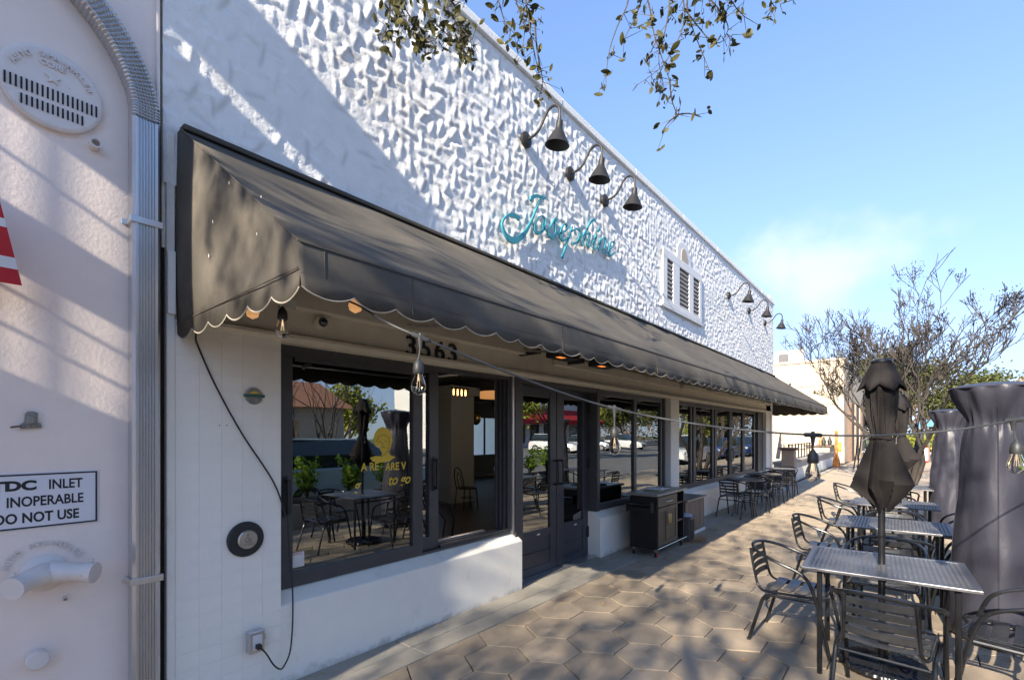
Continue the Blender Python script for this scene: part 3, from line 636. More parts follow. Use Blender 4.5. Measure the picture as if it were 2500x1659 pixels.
# downspout
dsp = thing('downspout', 'ribbed silver downspout running down the joint between both buildings', 'downspout', (.05, .74, 0))
def ribs(w_, d_, n=6):
    p = [(-w_ / 2, 0), (-w_ / 2, d_ * .85), (-w_ / 2 + .012, d_)]
    for k in range(n):
        a = -w_ / 2 + .022 + k * (w_ - .044) / n; q = (w_ - .044) / n
        p += [(a, d_), (a + q * .25, d_ - .007), (a + q * .55, d_ - .007), (a + q * .8, d_)]
    p += [(w_ / 2 - .012, d_), (w_ / 2, d_ * .85), (w_ / 2, 0)]; return p
prof = ribs(.118, .085)
MB().prism([(x + .006, y + .742) for (y, x) in prof], 2, -.02, 3.20).build('pipe', M['alu'], dsp, bevel=.0)
path = [Vector((.742, 3.19)), Vector((.742, 3.27)), Vector((.725, 3.36)), Vector((.69, 3.45)), Vector((.64, 3.54)), Vector((.58, 3.62)), Vector((.50, 3.70)), Vector((.40, 3.78)), Vector((.28, 3.87))]
sv = []; sf = []; npf = len(prof); K = 44
def samp(s_):
    s_ *= len(path) - 1; i = min(int(s_), len(path) - 2); return path[i].lerp(path[i + 1], s_ - i)
for i in range(K * 3):
    s_ = i / (K * 3 - 1); p = samp(s_); d = (samp(min(1, s_ + .02)) - samp(max(0, s_ - .02))).normalized(); n_ = Vector((-d.y, d.x))
    k_ = 1 - .07 * (i % 3 == 0)
    for (a, h_) in prof: q = p - n_ * a * k_; sv.append((.006 + h_ * k_, q.x, q.y))
for i in range(K * 3 - 1):
    for k in range(npf - 1): sf.append((i * npf + k, i * npf + k + 1, (i + 1) * npf + k + 1, (i + 1) * npf + k))
eb = MB(); eb.add(sv, sf); eb.build('elbow', M['alu'], dsp)
for z in (2.66, .84): MB().box(.004, .096, .672, .812, z, z + .034).box(.0045, .010, .655, .69, z + .003, z + .03).build('strap', M['alu'], dsp, bevel=.003)
# round cast cover
cv = thing('round_vent_cover', 'large round white cast iron vent cover with slots on the left wall', 'vent cover', (.004, .397, 3.191))
rm = Matrix.Rotation(R(90), 4, 'Y')
LB().lathe([(.182, 0), (.182, .022), (.172, .030), (.165, .03), (.0, .032)], n=56, mtx=rm).build('disc', M['castwhite'], cv)
for row, (zc, hl) in enumerate(((-.030, .026), (-.098, .022))):
    for k in range(-9, 10):
        y = k * .0172
        if math.hypot(y, abs(zc) + hl) > .168: continue
        LB().box(.0325, .0345, y - .0034, y + .0034, zc - hl, zc + hl).build('slot', M['dark'], cv)
def arctext(s_, rad, a0, a1, size, par, x, m, zc=0):
    n_ = len(s_)
    for i, ch in enumerate(s_):
        if ch == ' ': continue
        a = R(a0 + (a1 - a0) * i / (n_ - 1)); mt = wallm(x + .003, 0, 0) @ Matrix.Translation((rad * math.sin(a), rad * math.cos(a) + zc, 0)) @ Matrix.Rotation(-a, 4, 'Z')
        o = text(ch, size, M[m], 'raised_letter', mt, None, .003, bold=.001, align='CENTER'); o.parent = par
arctext('AUTO SPRINKLER', .132, -66, 66, .030, cv, .034, 'castwhite')
for s_, z in (('CO', .092), ('RE', .092)): o = text(s_, .034, M['castwhite'], 'raised_letter', wallm(.034, -.046 if s_ == 'CO' else .008, z), None, .003, bold=.001); o.parent = cv
star = []
for k in range(10): r_ = .030 if k % 2 == 0 else .013; star.append((r_ * math.sin(k * math.pi / 5), .045 + r_ * math.cos(k * math.pi / 5)))
LB().prism(star, 0, .031, .038).build('star', M['castwhite'], cv)
# pipe stubs
def stub(y, z, r_, lab, ln=.05):
    t = thing('pipe_stub', lab, 'pipe', (.004, y, z)); LB().lathe([(r_, 0), (r_, ln), (r_ * .7, ln), (r_ * .7, ln * .3)], n=18, mtx=rm).build('sleeve', M['castwhite'], t)
    LB().lathe([(r_ * .68, ln * .25), (0, ln * .26)], n=14, mtx=rm).build('opening', M['dark'], t); return t
stub(.548, 3.005, .024, 'small open pipe stub just below the round vent cover'); stub(.441, .825, .010, 'tiny capped pipe nipple below the fire inlet', .03)
# fire inlet
fi = thing('fire_inlet', 'white two-mouth sprinkler inlet with raised arc lettering on the left wall', 'fire inlet', (.004, .372, .96))
LB().lathe([(.085, 0), (.085, .012), (.05, .03), (.045, .05)], n=24, mtx=rm).build('wall_plate', M['castwhite'], fi)
LB().tube([(.05, 0, .01), (.07, 0, .01), (.10, -.06, 0), (.14, -.10, -.01)], [.045, .05, .045, .043], 14).build('left_mouth', M['castwhite'], fi)
LB().tube([(.05, 0, .01), (.07, .02, .01), (.09, .08, 0), (.12, .13, -.005)], [.045, .05, .043, .043], 14).build('right_mouth', M['castwhite'], fi)
for (x, y, z, dx, dy) in ((.14, -.10, -.01, .75, -.6), (.12, .13, -.005, .6, .7)):
    d = Vector((dx, dy, -.1)).normalized(); c0 = Vector((x, y, z)); LB().tube([c0, c0 + d * .035], .047, 18).build('cap', M['castwhite'], fi)
    LB().tube([c0 + d * .02 + Vector((0, 0, .05)), c0 + d * .02 + Vector((0, 0, .062))], .008, 6).build('lug', M['castwhite'], fi)
arctext('AUTO SPRINKLER', .125, -70, 62, .032, fi, .004, 'castwhite')
lc = thing('capped_drain', 'white round capped pipe low on the left wall below the fire inlet', 'pipe', (.004, .346, .578))
LB().lathe([(.042, 0), (.042, .05), (.036, .056), (.0, .058)], n=22, mtx=rm).build('cap', M['castwhite'], lc)
# notice
tdc = thing('fire_notice', 'white framed notice reading TDC INLET INOPERABLE DO NOT USE', 'sign', (.004, .30, 1.295))
LB().box(0, .006, -.40, .265, -.128, .128).build('plate', M['signwhite'], tdc, bevel=.002)
b = LB(); b.box(.006, .0075, -.395, .26, .116, .123).box(.006, .0075, -.395, .26, -.123, -.116).box(.006, .0075, .253, .26, -.116, .116); b.build('border', M['signblack'], tdc)
for s_, y, z, sz, bo, sx in (('TDC', -.098, .052, .058, .0030, 1.20), ('INLET', .085, .05, .062, .0015, .74), ('INOPERABLE', -.052, -.022, .062, .0015, .74), ('DO NOT USE', -.09, -.095, .062, .0018, .76)):
    o = text(s_, sz, M['signblack'], 'lettering', wallm(.0062, y, z), None, .0008, bold=bo, sx=sx); o.parent = tdc
# old bracket
br = thing('wall_bracket', 'small worn blue grey cast bracket on the left wall', 'bracket', (.004, .326, 1.65))
LB().prism([(-.035, -.028), (.037, -.024), (.034, -.002), (.022, .0), (.024, .045), (.008, .052), (-.010, .050), (-.018, .04), (-.022, .0), (-.032, -.006)], 0, 0, .014).build('plate', M['bluegrey'], br, bevel=.003)
LB().box(.014, .03, -.014, .014, -.005, .03).build('boss', M['bluegrey'], br, bevel=.003); LB().tube([(.02, -.03, -.015), (.02, -.065, -.022)], .005, 6).build('latch', M['brown'], br)
for y in (-.02, .0, .02): LB().lathe([(.003, 0), (.003, .002)], (.0145, y, -.018), 8, rm).build('screw', M['brown'], br)
# striped awning corner of the neighbour
sa = thing('striped_awning', 'red and white striped awning corner at the left edge', 'awning', (.2, .1, 2.4))
p0 = [(-.35, 2.60), (.205, 2.60), (.232, 2.46), (.250, 2.36), (.262, 2.30), (.277, 2.235), (-.35, 2.225)]
for a, b, m_, nm in ((2.225, 2.288, 'redcloth', 'red_stripe'), (2.288, 2.335, 'whitecloth', 'white_stripe'), (2.335, 2.455, 'redcloth', 'red_stripe'), (2.455, 2.49, 'whitecloth', 'white_stripe'), (2.49, 2.62, 'redcloth', 'red_stripe')):
    e = lambda z: .281 - (z - 2.225) * .195
    MB().prism([(-.6, a), (e(a), a), (e(b), b), (-.6, b)], 0, .19, .196).build(nm, M[m_], sa)

# ------------------------------------------------------------------ fittings on the restaurant wall
pl = thing('door_push_plate', 'round black plate with steel accessible door button beside the window', 'door button', (.010, 1.247, .970))
LB().lathe([(.104, 0), (.104, .012), (.096, .02), (.0, .021)], n=40, mtx=rm).build('plate', M['flatblack'], pl)
LB().lathe([(.056, .02), (.056, .03), (.050, .036), (.0, .037)], (0, .004, 0), 32, rm).build('button', M['steel'], pl)
wc = LB().lathe([(.005, .037), (.0, .0385)], (0, .002, .030), 10, rm); wc.tube([(.038, .001, .022), (.038, .001, .006), (.038, .013, .004), (.038, .018, -.006)], .002, 5); wc.tube([(.038, -.003 + .011 * math.cos(a), .001 + .011 * math.sin(a)) for a in [R(120 + k * 24) for k in range(11)]], .0015, 5)
wc.build('wheelchair_symbol', M['engrave'], pl)
for s_, z in (('PUSH', -.018), ('TO OPEN', -.032)): o = text(s_, .013, M['engrave'], 'lettering', wallm(.0372, .004, z), None, .0006, align='CENTER'); o.parent = pl
bd = thing('enamel_badge', 'small oval green and gold historic badge on the tiled pier', 'badge', (.010, 1.296, 1.829))
LB().lathe([(.052, 0), (.050, .006), (0, .007)], n=28, mtx=rm).build('disc', M['bluegrey'], bd)
LB().box(.007, .011, -.062, .062, -.009, .009).build('banner', M['green'], bd, bevel=.002); LB().prism([(-.03, .014), (.0, .03), (.03, .02), (.01, .014)], 0, .007, .010).build('sunrise', M['gold'], bd)
LB().tube([(.006, .049 * math.cos(a), .049 * math.sin(a)) for a in [k * math.pi / 12 for k in range(24)]], .003, 5, closed=True).build('rim', M['steel'], bd)
for y in (1.105, 1.145): tag(MB().lathe([(.003, 0), (.003, .002)], (.0105, y, 1.648), 8, rm).build('anchor_hole', M['dark']), '%s of two tiny dark screw holes in the tiled pier' % ('left' if y < 1.12 else 'right'), 'screw hole', 'screw holes in the pier')
ol = thing('outdoor_outlet', 'grey weatherproof outlet box low on the white pier with a plug', 'electrical outlet', (.006, 1.295, .35))
LB().box(0, .055, -.045, .045, -.065, .065).build('box', M['bluegrey'].copy() if False else M['alu'], ol, bevel=.005); LB().box(.055, .060, -.028, .028, -.045, .045).build('receptacle', M['kitchen'], ol, bevel=.002)
LB().box(.060, .095, -.014, .014, -.035, -.008).build('plug', M['flatblack'], ol, bevel=.004); LB().box(.02, .05, .045, .052, .0, .03).build('cover_hinge', M['alu'], ol)
cb = [(.30, .93, 2.34), (.16, .95, 2.24), (.03, .98, 2.14), (.012, 1.0, 2.08), (.02, 1.085, 1.87), (.02, 1.225, 1.60), (.02, 1.41, 1.30), (.018, 1.485, 1.09), (.014, 1.50, 1.07), (.012, 1.505, 1.00), (.015, 1.515, .80), (.022, 1.53, .60), (.03, 1.526, .38), (.05, 1.50, .22), (.06, 1.46, .152), (.07, 1.43, .14), (.09, 1.38, .19), (.10, 1.33, .28), (.10, 1.297, .325)]
def smooth(pts, n=5):
    P = [Vector(p) for p in pts]; o = []
    for i in range(len(P) - 1):
        a, b, c, d = P[max(i - 1, 0)], P[i], P[i + 1], P[min(i + 2, len(P) - 1)]
        for k in range(n):
            t = k / n; o.append(.5 * ((2 * b) + (c - a) * t + (2 * a - 5 * b + 4 * c - d) * t * t + (3 * b - a - 3 * c + d) * t ** 3))
    o.append(P[-1]); return o
tag(MB().tube(smooth(cb), .0048, 6).build('power_cord', M['flatblack']), 'thin black cord drooping from the awning to the outlet box', 'cord')
hn = thing('house_number', 'black house number 3563 on the beam above the first window', 'house number', (.001, 2.44, 2.225))
# sits on the sign fascia face
o = None
for i, ch in enumerate('3563'):
    o = text(ch, .225, M['signblack'], 'digit', wallm(.002, i * .152, .0), None, .012, bold=.0015, sx=1.12); o.parent = hn
# dome camera
dc = thing('dome_camera', 'small dark dome camera in a beige stub on the beam', 'security camera', (.002, 1.72, 2.345))
LB().lathe([(.042, 0), (.042, .05), (.034, .055), (.034, .05)], n=20, mtx=rm).build('housing', M['beam'], dc); LB().ball((.058, 0, 0), .030, 10).build('lens', M['carglass'], dc)

# ------------------------------------------------------------------ lamps, sign, awning
def gooseneck(loc, lab, grp='gooseneck lamps on the sculpted wall'):
    t = thing('gooseneck_lamp', lab, 'wall lamp', loc, 0, grp)
    LB().lathe([(.078, 0), (.078, .03), (.055, .045), (.02, .05)], n=20, mtx=rm).build('backplate', M['lamp'], t)
    pts = smooth([(.04, 0, 0), (.11, 0, .005), (.18, 0, .04), (.235, 0, .115), (.29, 0, .185), (.36, 0, .205), (.415, 0, .165), (.43, 0, .10), (.425, 0, .03)], 5)
    LB().tube(pts, .013, 8).build('arm', M['lamp'], t)
    m = Matrix.Translation((.425, 0, 0)) @ Matrix.Rotation(R(8), 4, 'Y')
    LB().lathe([(.018, .04), (.03, .03), (.035, -.03), (.04, -.055), (.06, -.085), (.085, -.13), (.118, -.195), (.122, -.20), (.112, -.195), (.08, -.13), (.03, -.07)], n=28, mtx=m).build('shade', M['lamp'], t)
    return t
g0 = gooseneck((.03, 3.956, 4.607), 'black gooseneck lamp nearest the camera, above the J of the sign')
for y, z, lab in ((4.79, 4.604, 'second black gooseneck lamp, middle of the trio above the sign'), (5.62, 4.60, 'third black gooseneck lamp, above the middle of the sign'), (11.14, 4.585, 'gooseneck lamp just past the louvred vent'), (12.83, 4.585, 'gooseneck lamp between the vent and the far corner'), (14.5, 4.58, 'farthest gooseneck lamp, standing out against the sky')):
    dup(g0, (.03, y, z), 0, lab)
for (y0_, y1_) in ():
    pass
# script sign traced as cut letters
sg = thing('script_sign', 'teal cursive Josephine sign on the sculpted white wall', 'sign', (.05, 4.7, 3.8))
def sg_pt(a, b):
    q = at((1180 + a / 6.218) / KF, (440 + b / 6.218) / KF, x=.09); return Vector((q.y, q.z))
def ribbon(pts, ws, name):
    P = [sg_pt(*p) for p in pts]; n_ = 6; S = []; Wd = []
    for i in range(len(P) - 1):
        a, b, c, d = P[max(i - 1, 0)], P[i], P[i + 1], P[min(i + 2, len(P) - 1)]
        for k in range(n_):
            t = k / n_; S.append(.5 * ((2 * b) + (c - a) * t + (2 * a - 5 * b + 4 * c - d) * t * t + (3 * b - a - 3 * c + d) * t ** 3)); Wd.append(ws[i] + (ws[i + 1] - ws[i]) * t)
    S.append(P[-1]); Wd.append(ws[-1]); v = []; f = []
    for i, p in enumerate(S):
        d = S[min(i + 1, len(S) - 1)] - S[max(i - 1, 0)]; d.normalize(); nn = Vector((-d.y, d.x)) * Wd[i] * .33
        for x in (.058, .078):
            v.append((x, p.x + nn.x, p.y + nn.y)); v.append((x, p.x - nn.x, p.y - nn.y))
    for i in range(len(S) - 1):
        a = i * 4; b = a + 4; f += [(a, a + 1, b + 1, b), (a + 2, b + 2, b + 3, a + 3), (a, b, b + 2, a + 2), (a + 1, a + 3, b + 3, b + 1)]
    f += [(0, 2, 3, 1), (len(v) - 4, len(v) - 3, len(v) - 1, len(v) - 2)]
    bb = MB(); bb.add(v, f); o = bb.build(name, M['teal'], sg); fixn(o.data); return o
def letter(name, strokes):
    for k, (p, w_) in enumerate(strokes): ribbon(p, w_, name)
letter('letter_j', [([(745, 300), (765, 250), (830, 232), (900, 240), (940, 262), (968, 262)], [.05, .06, .05, .035, .045, .03]),
                    ([(905, 262), (850, 370), (795, 510), (745, 630), (680, 755), (600, 850), (500, 905), (410, 870), (345, 780), (312, 680), (325, 600), (385, 535), (460, 518), (535, 545), (570, 590)],
                     [.03, .025, .025, .035, .06, .085, .10, .085, .05, .03, .025, .035, .055, .065, .055])])
letter('letter_o', [([(965, 600), (945, 550), (910, 533), (865, 560), (820, 630), (805, 710), (830, 780), (880, 790), (930, 745), (965, 670), (965, 600)], [.02, .02, .02, .022, .03, .05, .06, .055, .04, .02, .02]), ([(925, 640), (935, 710), (960, 745), (1000, 735)], [.045, .035, .025, .02])])
letter('letter_s', [([(985, 760), (1050, 680), (1110, 575), (1135, 620)], [.02, .02, .03, .045]), ([(1105, 600), (1120, 700), (1125, 790), (1080, 860), (1030, 830), (1010, 765)], [.02, .03, .05, .055, .045, .035])])
letter('letter_e', [([(1150, 800), (1230, 785), (1290, 735), (1290, 675), (1250, 660), (1205, 740), (1190, 840), (1235, 905), (1310, 865)], [.03, .03, .025, .03, .02, .03, .045, .05, .02])])
letter('letter_p', [([(1300, 880), (1340, 790), (1372, 695)], [.02, .02, .018]), ([(1372, 695), (1335, 830), (1290, 960), (1250, 1080), (1220, 1170)], [.022, .022, .028, .036, .05]), ([(1370, 770), (1430, 728), (1485, 755), (1485, 840), (1440, 940), (1370, 950)], [.02, .028, .04, .045, .05, .03])])
letter('letter_h', [([(1440, 950), (1520, 850), (1590, 740), (1650, 630), (1715, 590)], [.018, .02, .025, .045, .06]), ([(1600, 730), (1560, 850), (1520, 985)], [.02, .03, .04]), ([(1535, 920), (1590, 815), (1640, 800), (1630, 880), (1600, 960), (1625, 1010)], [.018, .02, .03, .04, .045, .035])])
letter('letter_i', [([(1625, 1010), (1690, 930), (1740, 820), (1715, 930), (1710, 1030), (1765, 1020)], [.02, .02, .025, .035, .04, .03]), ([(1760, 770), (1785, 730)], [.05, .055])])
letter('letter_n', [([(1765, 1020), (1800, 880), (1785, 960), (1770, 1055)], [.02, .02, .03, .035]), ([(1780, 990), (1830, 880), (1880, 880), (1870, 980), (1850, 1080), (1895, 1090)], [.018, .02, .03, .035, .04, .028])])
letter('letter_e', [([(1895, 1090), (1960, 1030), (2010, 965), (1990, 925), (1950, 950), (1925, 1050), (1950, 1135), (2030, 1080)], [.025, .022, .025, .02, .028, .035, .045, .02])])
# awning
aw = thing('black_awning', 'long faded black canvas awning with scalloped valance over the shopfront', 'awning', (.0, 8.2, 2.3))
AY0, AY1, AX, AZT, AZF, AZB = .898, 15.55, 1.345, 3.236, 2.312, 2.195
v = []; f = []; nu, nv = 150, 12
for i in range(nu + 1):
    for j in range(nv + 1):
        s_ = i / nu; t = j / nv; y = AY0 + (AY1 - AY0) * s_; x = .06 + (AX - .06) * t; z = AZT + (AZF - AZT) * t
        seg = ((y - AY0) / 1.22) % 1.0; sag = .034 * math.sin(math.pi * seg) ** .8 * math.sin(math.pi * t) + .01 * math.sin(3 * y + 9 * t) * math.sin(math.pi * t)
        v.append((x - sag * .55, y, z - sag))
for i in range(nu):
    for j in range(nv): a = i * (nv + 1) + j; f.append((a, a + nv + 1, a + nv + 2, a + 1))
b = MB(); b.add(v, f, True); b.build('canopy', M['canvas'], aw, solid=.004)
MB().box(.045, .10, AY0 + .003, AY1, AZT - .01, AZT + .022).build('head_rail', M['canvas'], aw, bevel=.008)
def scallop(y): return .034 * abs(math.sin(math.pi * (y - AY0) / .215)) ** .75
v = []; f = []; n_ = 68 * 12
for i in range(n_ + 1):
    y = AY0 + (AY1 - AY0) * i / n_; wv = .008 * math.sin(y * 7.3) + .006 * math.sin(y * 13.1 + 1)
    v += [(AX, y, AZF), (AX + .004, y, AZB + .003), (AX + .009 + wv * .5, y, AZB - .02), (AX + .014 + wv, y, 2.115 - scallop(y) + .03)]
for i in range(n_):
    for k in range(3): a = i * 4 + k; f.append((a, a + 1, a + 5, a + 4))
b = MB(); b.add(v, f, True); b.build('valance', M['canvas'], aw, solid=.003)
MB().tube([(v[i * 4 + 3][0], v[i * 4 + 3][1], v[i * 4 + 3][2]) for i in range(0, n_ + 1)], .0026, 5).build('valance_trim', M['piping'], aw)
for y in [AY0 + .10, AY0 + .52] + [AY0 + 1.75 + k * 1.52 for k in range(9)]:
    MB().tube([(AX + .0015, y, AZF), (AX + .0055, y, AZB), (AX + .011, y, AZB - .02), (AX + .015, y, 2.135)], .0022, 5).build('seam', M['canvas'], aw)
MB().tube([(AX + .001, AY0, AZF), (AX + .001, AY1, AZF)], .004, 6).tube([(AX + .004, AY0, AZB + .001), (AX + .004, AY1, AZB + .001)], .0028, 5).build('hem', M['canvas'], aw)
for yE, nm in ((AY0, 'end_panel'), (AY1, 'end_panel')):
    v = []; f = []; nx = 72; sgn = -1 if yE == AY0 else 1
    for i in range(nx + 1):
        t = i / nx; x = .012 + (AX - .012) * t; zt = AZT + (AZF - AZT) * max(0, (x - .06) / (AX - .06))
        zb = 2.115 - .040 * abs(math.sin(math.pi * (AX - x) / .2225)) ** .75 + .03
        for k in range(5): s_ = k / 4; v.append((x, yE + sgn * .012 * math.sin(math.pi * s_) * math.sin(5 * t + 1), zt * (1 - s_) + zb * s_))
    for i in range(nx):
        for k in range(4): a = i * 5 + k; f.append((a, a + 1, a + 6, a + 5))
    b = MB(); b.add(v, f, True); b.build(nm, M['canvas'], aw, solid=.003)
    MB().tube([v[i * 5 + 4] for i in range(nx + 1)], .0034, 5).build('end_panel_trim', M['piping'], aw)
    MB().tube([(.06, yE, AZT + .004), (AX, yE, AZF + .002)], .005, 6).build('hip_seam', M['canvas'], aw)
MB().tube([(.02, AY0 - .006, AZB + .0), (AX, AY0 - .006, AZB + .02)], .003, 5).build('hem', M['canvas'], aw)
y = AY0 + .06
while y < AY1:
    MB().tube([(.05, y, AZT - .085), (AX - .03, y, AZF - .075)], .014, 6).tube([(.05, y, 2.44), (AX - .03, y, AZF - .06)], .012, 6).build('rafter', M['alu'], aw); y += 1.45
MB().tube([(AX - .03, AY0 + .02, AZF - .05), (AX - .03, AY1 - .02, AZF - .05)], .014, 6).tube([(.11, AY0 + .02, 2.97), (.11, AY1, 2.97)], .014, 6).build('purlin', M['alu'], aw)
for (x, z, l_, wh) in ((.55, 2.60, .018, 'left of the middle'), (.74, 2.72, .018, 'highest up'), (.5, 2.45, .022, 'lowest on the left'), (1.02, 2.42, .015, 'lowest near the front corner'), (1.06, 2.56, .014, 'above another near the front corner')):
    tag(MB().ball((x, AY0 - .014, z), l_ * .28, 6, (.5, .2, 1.6)).build('bird_dropping', M['kitchen']), 'pale speck on the awning end panel, ' + wh, 'speck', 'specks on the awning end panel')
# infrared heaters under awning
for i, y in enumerate((4.02, 4.85)):
    t = thing('infrared_heater', ['black infrared heater with glowing element left under the awning', 'black infrared heater right of the first one under the awning'][i], 'heater', (.35, y, 2.36), 0, 'infrared heaters under the awning')
    LB().box(-.09, .09, -.02, .34, 0, .10).build('housing', M['flatblack'], t, bevel=.006); LB().box(.02, .07, .0, .10, -.004, .0).build('element', M['element'], t)
    LB().box(-.34, -.09, -.14, -.10, .03, .08).build('bracket', M['flatblack'], t)
# ------------------------------------------------------------------ string lights
CP = [at(740, 672, t=2.36), at(822, 702, t=2.2), at(970, 778, t=1.98), at(1418, 942, t=2.45), at(1876, 1003, t=2.2), at(2338, 969, t=2.12), at(2720, 830, t=2.3)]
sl = thing('string_light_cable', 'grey cable string sweeping from under the awning across the patio', 'string light cable', tuple(CP[2]))
MB().tube(smooth(CP, 8), .0046, 8).build('cable', M['cord'], sl)
for i, p in enumerate(CP[2:6]):
    d = (CP[2:][i + 1] - CP[1:][i]).normalized() if i < 3 else (CP[5] - CP[4]).normalized()
    b = MB().tube([p - d * .036, p - d * .03, p + d * .03, p + d * .036], [.008, .010, .010, .008], 8)
    b.tube([p, p + Vector((0, 0, -.02)), p + Vector((0, 0, -.045))], [.013, .009, .006], 8).tube([p + Vector((0, 0, .0)), p + Vector((0, 0, .016))], .008, 6)
    b.build('connector', M['cord' if i < 2 else 'socket'], sl)
labs = ['clear globe bulb hanging in front of the 3563 numerals', 'clear globe bulb hanging in front of the window right of the double door', 'clear globe bulb hanging over the far low wall', 'clear globe bulb at the right edge in front of the covered heater']
def bulb(p, lab, drop, tilt=0, socket='socket'):
    t = thing('string_bulb', lab, 'light bulb', tuple(p), 0, 'clear string light bulbs')
    q = Vector((tilt, 0, 0))
    LB().tube([(0, 0, -.04), Vector((0, 0, -drop)) + q], .0042, 6).build('lead', M['cord'], t)
    z = -drop; LB().lathe([(.006, z + .01), (.012, z), (.020, z - .012), (.0225, z - .03), (.0225, z - .048), (.0205, z - .052)], (q.x, 0, 0), 18).build('lamp_socket', M[socket], t)
    z -= .050; LB().lathe([(.0165, z), (.018, z - .01), (.027, z - .032), (.031, z - .052), (.028, z - .070), (.017, z - .084), (.0, z - .089)], (q.x, 0, 0), 22).build('glass_globe', M['bulb'], t)
    fl = LB()
    for k in range(4): a = k * math.pi / 2; fl.tube([(q.x + .004 * math.cos(a), .004 * math.sin(a), z - .012), (q.x + .009 * math.cos(a), .009 * math.sin(a), z - .055)], .0008, 4)
    fl.tube([(q.x, 0, z), (q.x, 0, z - .03)], .003, 6); fl.build('filament', M['fil'], t); return t
bulb(CP[2], labs[0], .095, -.012); bulb(CP[3], labs[1], .095); bulb(CP[4], labs[2], .075); bulb(CP[5], labs[3], .095, .01)
bulb(at(652, 690, t=2.30), 'clear globe bulb under the awning corner above the window', .045)
tag(MB().cbox(at(667, 702, t=2.36), (.002, .07, .045)).build('paper_tag', M['kitchen']), 'small white tag hanging by the bulb under the awning corner', 'tag')
for (u, v_, tt, l_) in ((583, 708, 2.45, 'amber bulb peeking out left under the awning end'), (820, 692, 2.25, 'amber bulb peeking out under the awning front edge')):
    q = at(u, v_, t=tt); t = thing('amber_bulb', l_, 'light bulb', tuple(q), 0, 'amber bulbs under the awning')
    LB().lathe([(.0165, .02), (.027, -.008), (.031, -.028), (.026, -.048), (.0, -.062)], n=18).build('glass_globe', mat('amber_glass', (.75, .42, .16), .2, emit=((1, .5, .2), .12)), t); LB().lathe([(.02, .02), (.02, .06)], n=12).build('lamp_socket', M['socket'], t)

# ------------------------------------------------------------------ patio chairs
def make_chair(loc, rz, lab, grp):
    t = thing('patio_chair', lab, 'chair', loc, rz, grp)
    half_ = [(.285, .245, 0), (.255, .245, .16), (.215, .245, .34), (.175, .248, .48), (.135, .252, .555), (.07, .258, .600), (-.03, .262, .635), (-.13, .245, .668), (-.215, .19, .695), (-.262, .10, .712), (-.275, 0, .718)]
    full_ = half_ + [(x, -y, z) for x, y, z in reversed(half_[:-1])]
    LB().tube(smooth(full_, 4), .0125, 8).build('arm_frame', M['chair'], t)
    rl = [(.23, 0, .415), (.255, .12, .415), (.25, .185, .412), (.21, .205, .408), (.05, .205, .400), (-.12, .2, .392), (-.17, .19, .395), (-.205, .175, .43), (-.225, .17, .5), (-.25, .165, .62), (-.262, .16, .70)]
    LB().tube(smooth([(x, -y, z) for x, y, z in reversed(rl[1:])] + rl, 4), .010, 8).build('seat_frame', M['chair'], t)
    for s_ in (1, -1):
        LB().tube(smooth([(.19, .222 * s_, .385), (.02, .222 * s_, .378), (-.10, .222 * s_, .372), (-.15, .223 * s_, .345), (-.18, .225 * s_, .26), (-.22, .23 * s_, .12), (-.255, .235 * s_, 0)], 4), .0125, 8).build('leg', M['chair'], t)
        LB().tube(smooth([(-.02, .205 * s_, .39), (-.02, .20 * s_, .30), (.04, .20 * s_, .20), (.05, .2 * s_, .10), (.05, .20 * s_, .0)], 3), .0085, 6).build('support_leg', M['chair'], t) if False else None
    LB().tube([(.11, -.205, .30), (.11, .205, .30)], .007, 6) if False else None
    LB().tube([(-.135, -.222, .33), (-.135, .222, .33)], .0085, 6).build('cross_bar', M['chair'], t)
    for k in range(4):
        x = .185 - k * .098; v = []; f = []
        for j in range(9):
            y = -.2 + .05 * j; s2 = 1 - (y / .2) ** 2
            for xx, dz in ((x - .037, 0), (x + .037, 0)):
                z = .418 - .016 * s2 - (.004 if k == 3 else 0)
                v += [(xx, y, z), (xx, y, z - .005)]
        for j in range(8):
            a = j * 4; b = a + 4; f += [(a, b, b + 2, a + 2), (a + 1, a + 3, b + 3, b + 1), (a, a + 1, b + 1, b), (a + 2, b + 2, b + 3, a + 3)]
        f += [(0, 2, 3, 1), (32, 33, 35, 34)]
        b = LB(); b.add(v, f); b.build('seat_slat', M['slat'], t)
    for k in range(4):
        z0 = .472 + k * .058; v = []; f = []
        for j in range(9):
            y = -.162 + .0405 * j; bx = -.020 * (1 - (y / .165) ** 2)
            for zz_ in (z0, z0 + .040):
                xx = -.222 - .15 * (zz_ - .5) + bx; v += [(xx, y, zz_), (xx - .004, y, zz_)]
        for j in range(8):
            a = j * 4; b = a + 4; f += [(a, a + 2, b + 2, b), (a + 1, b + 1, b + 3, a + 3), (a, b, b + 1, a + 1), (a + 2, a + 3, b + 3, b + 2)]
        f += [(0, 1, 3, 2), (32, 34, 35, 33)]
        b = LB(); b.add(v, f); b.build('back_slat', M['slat'], t)
    for s_ in (1, -1):
        for (x, y) in ((.285, .245), (-.255, .235)): LB().lathe([(.014, 0), (.014, .014)], (x, y * s_, 0), 10).build('foot_cap', M['flatblack'], t)
    return t
G1 = 'slatted metal chairs around the rectangular patio tables'; G2 = 'slatted metal chairs along the shopfront'
c0 = make_chair((2.385, 4.33, 0), R(-3), 'slatted chair left of the nearest table, its seat and shadow in full view', G1)
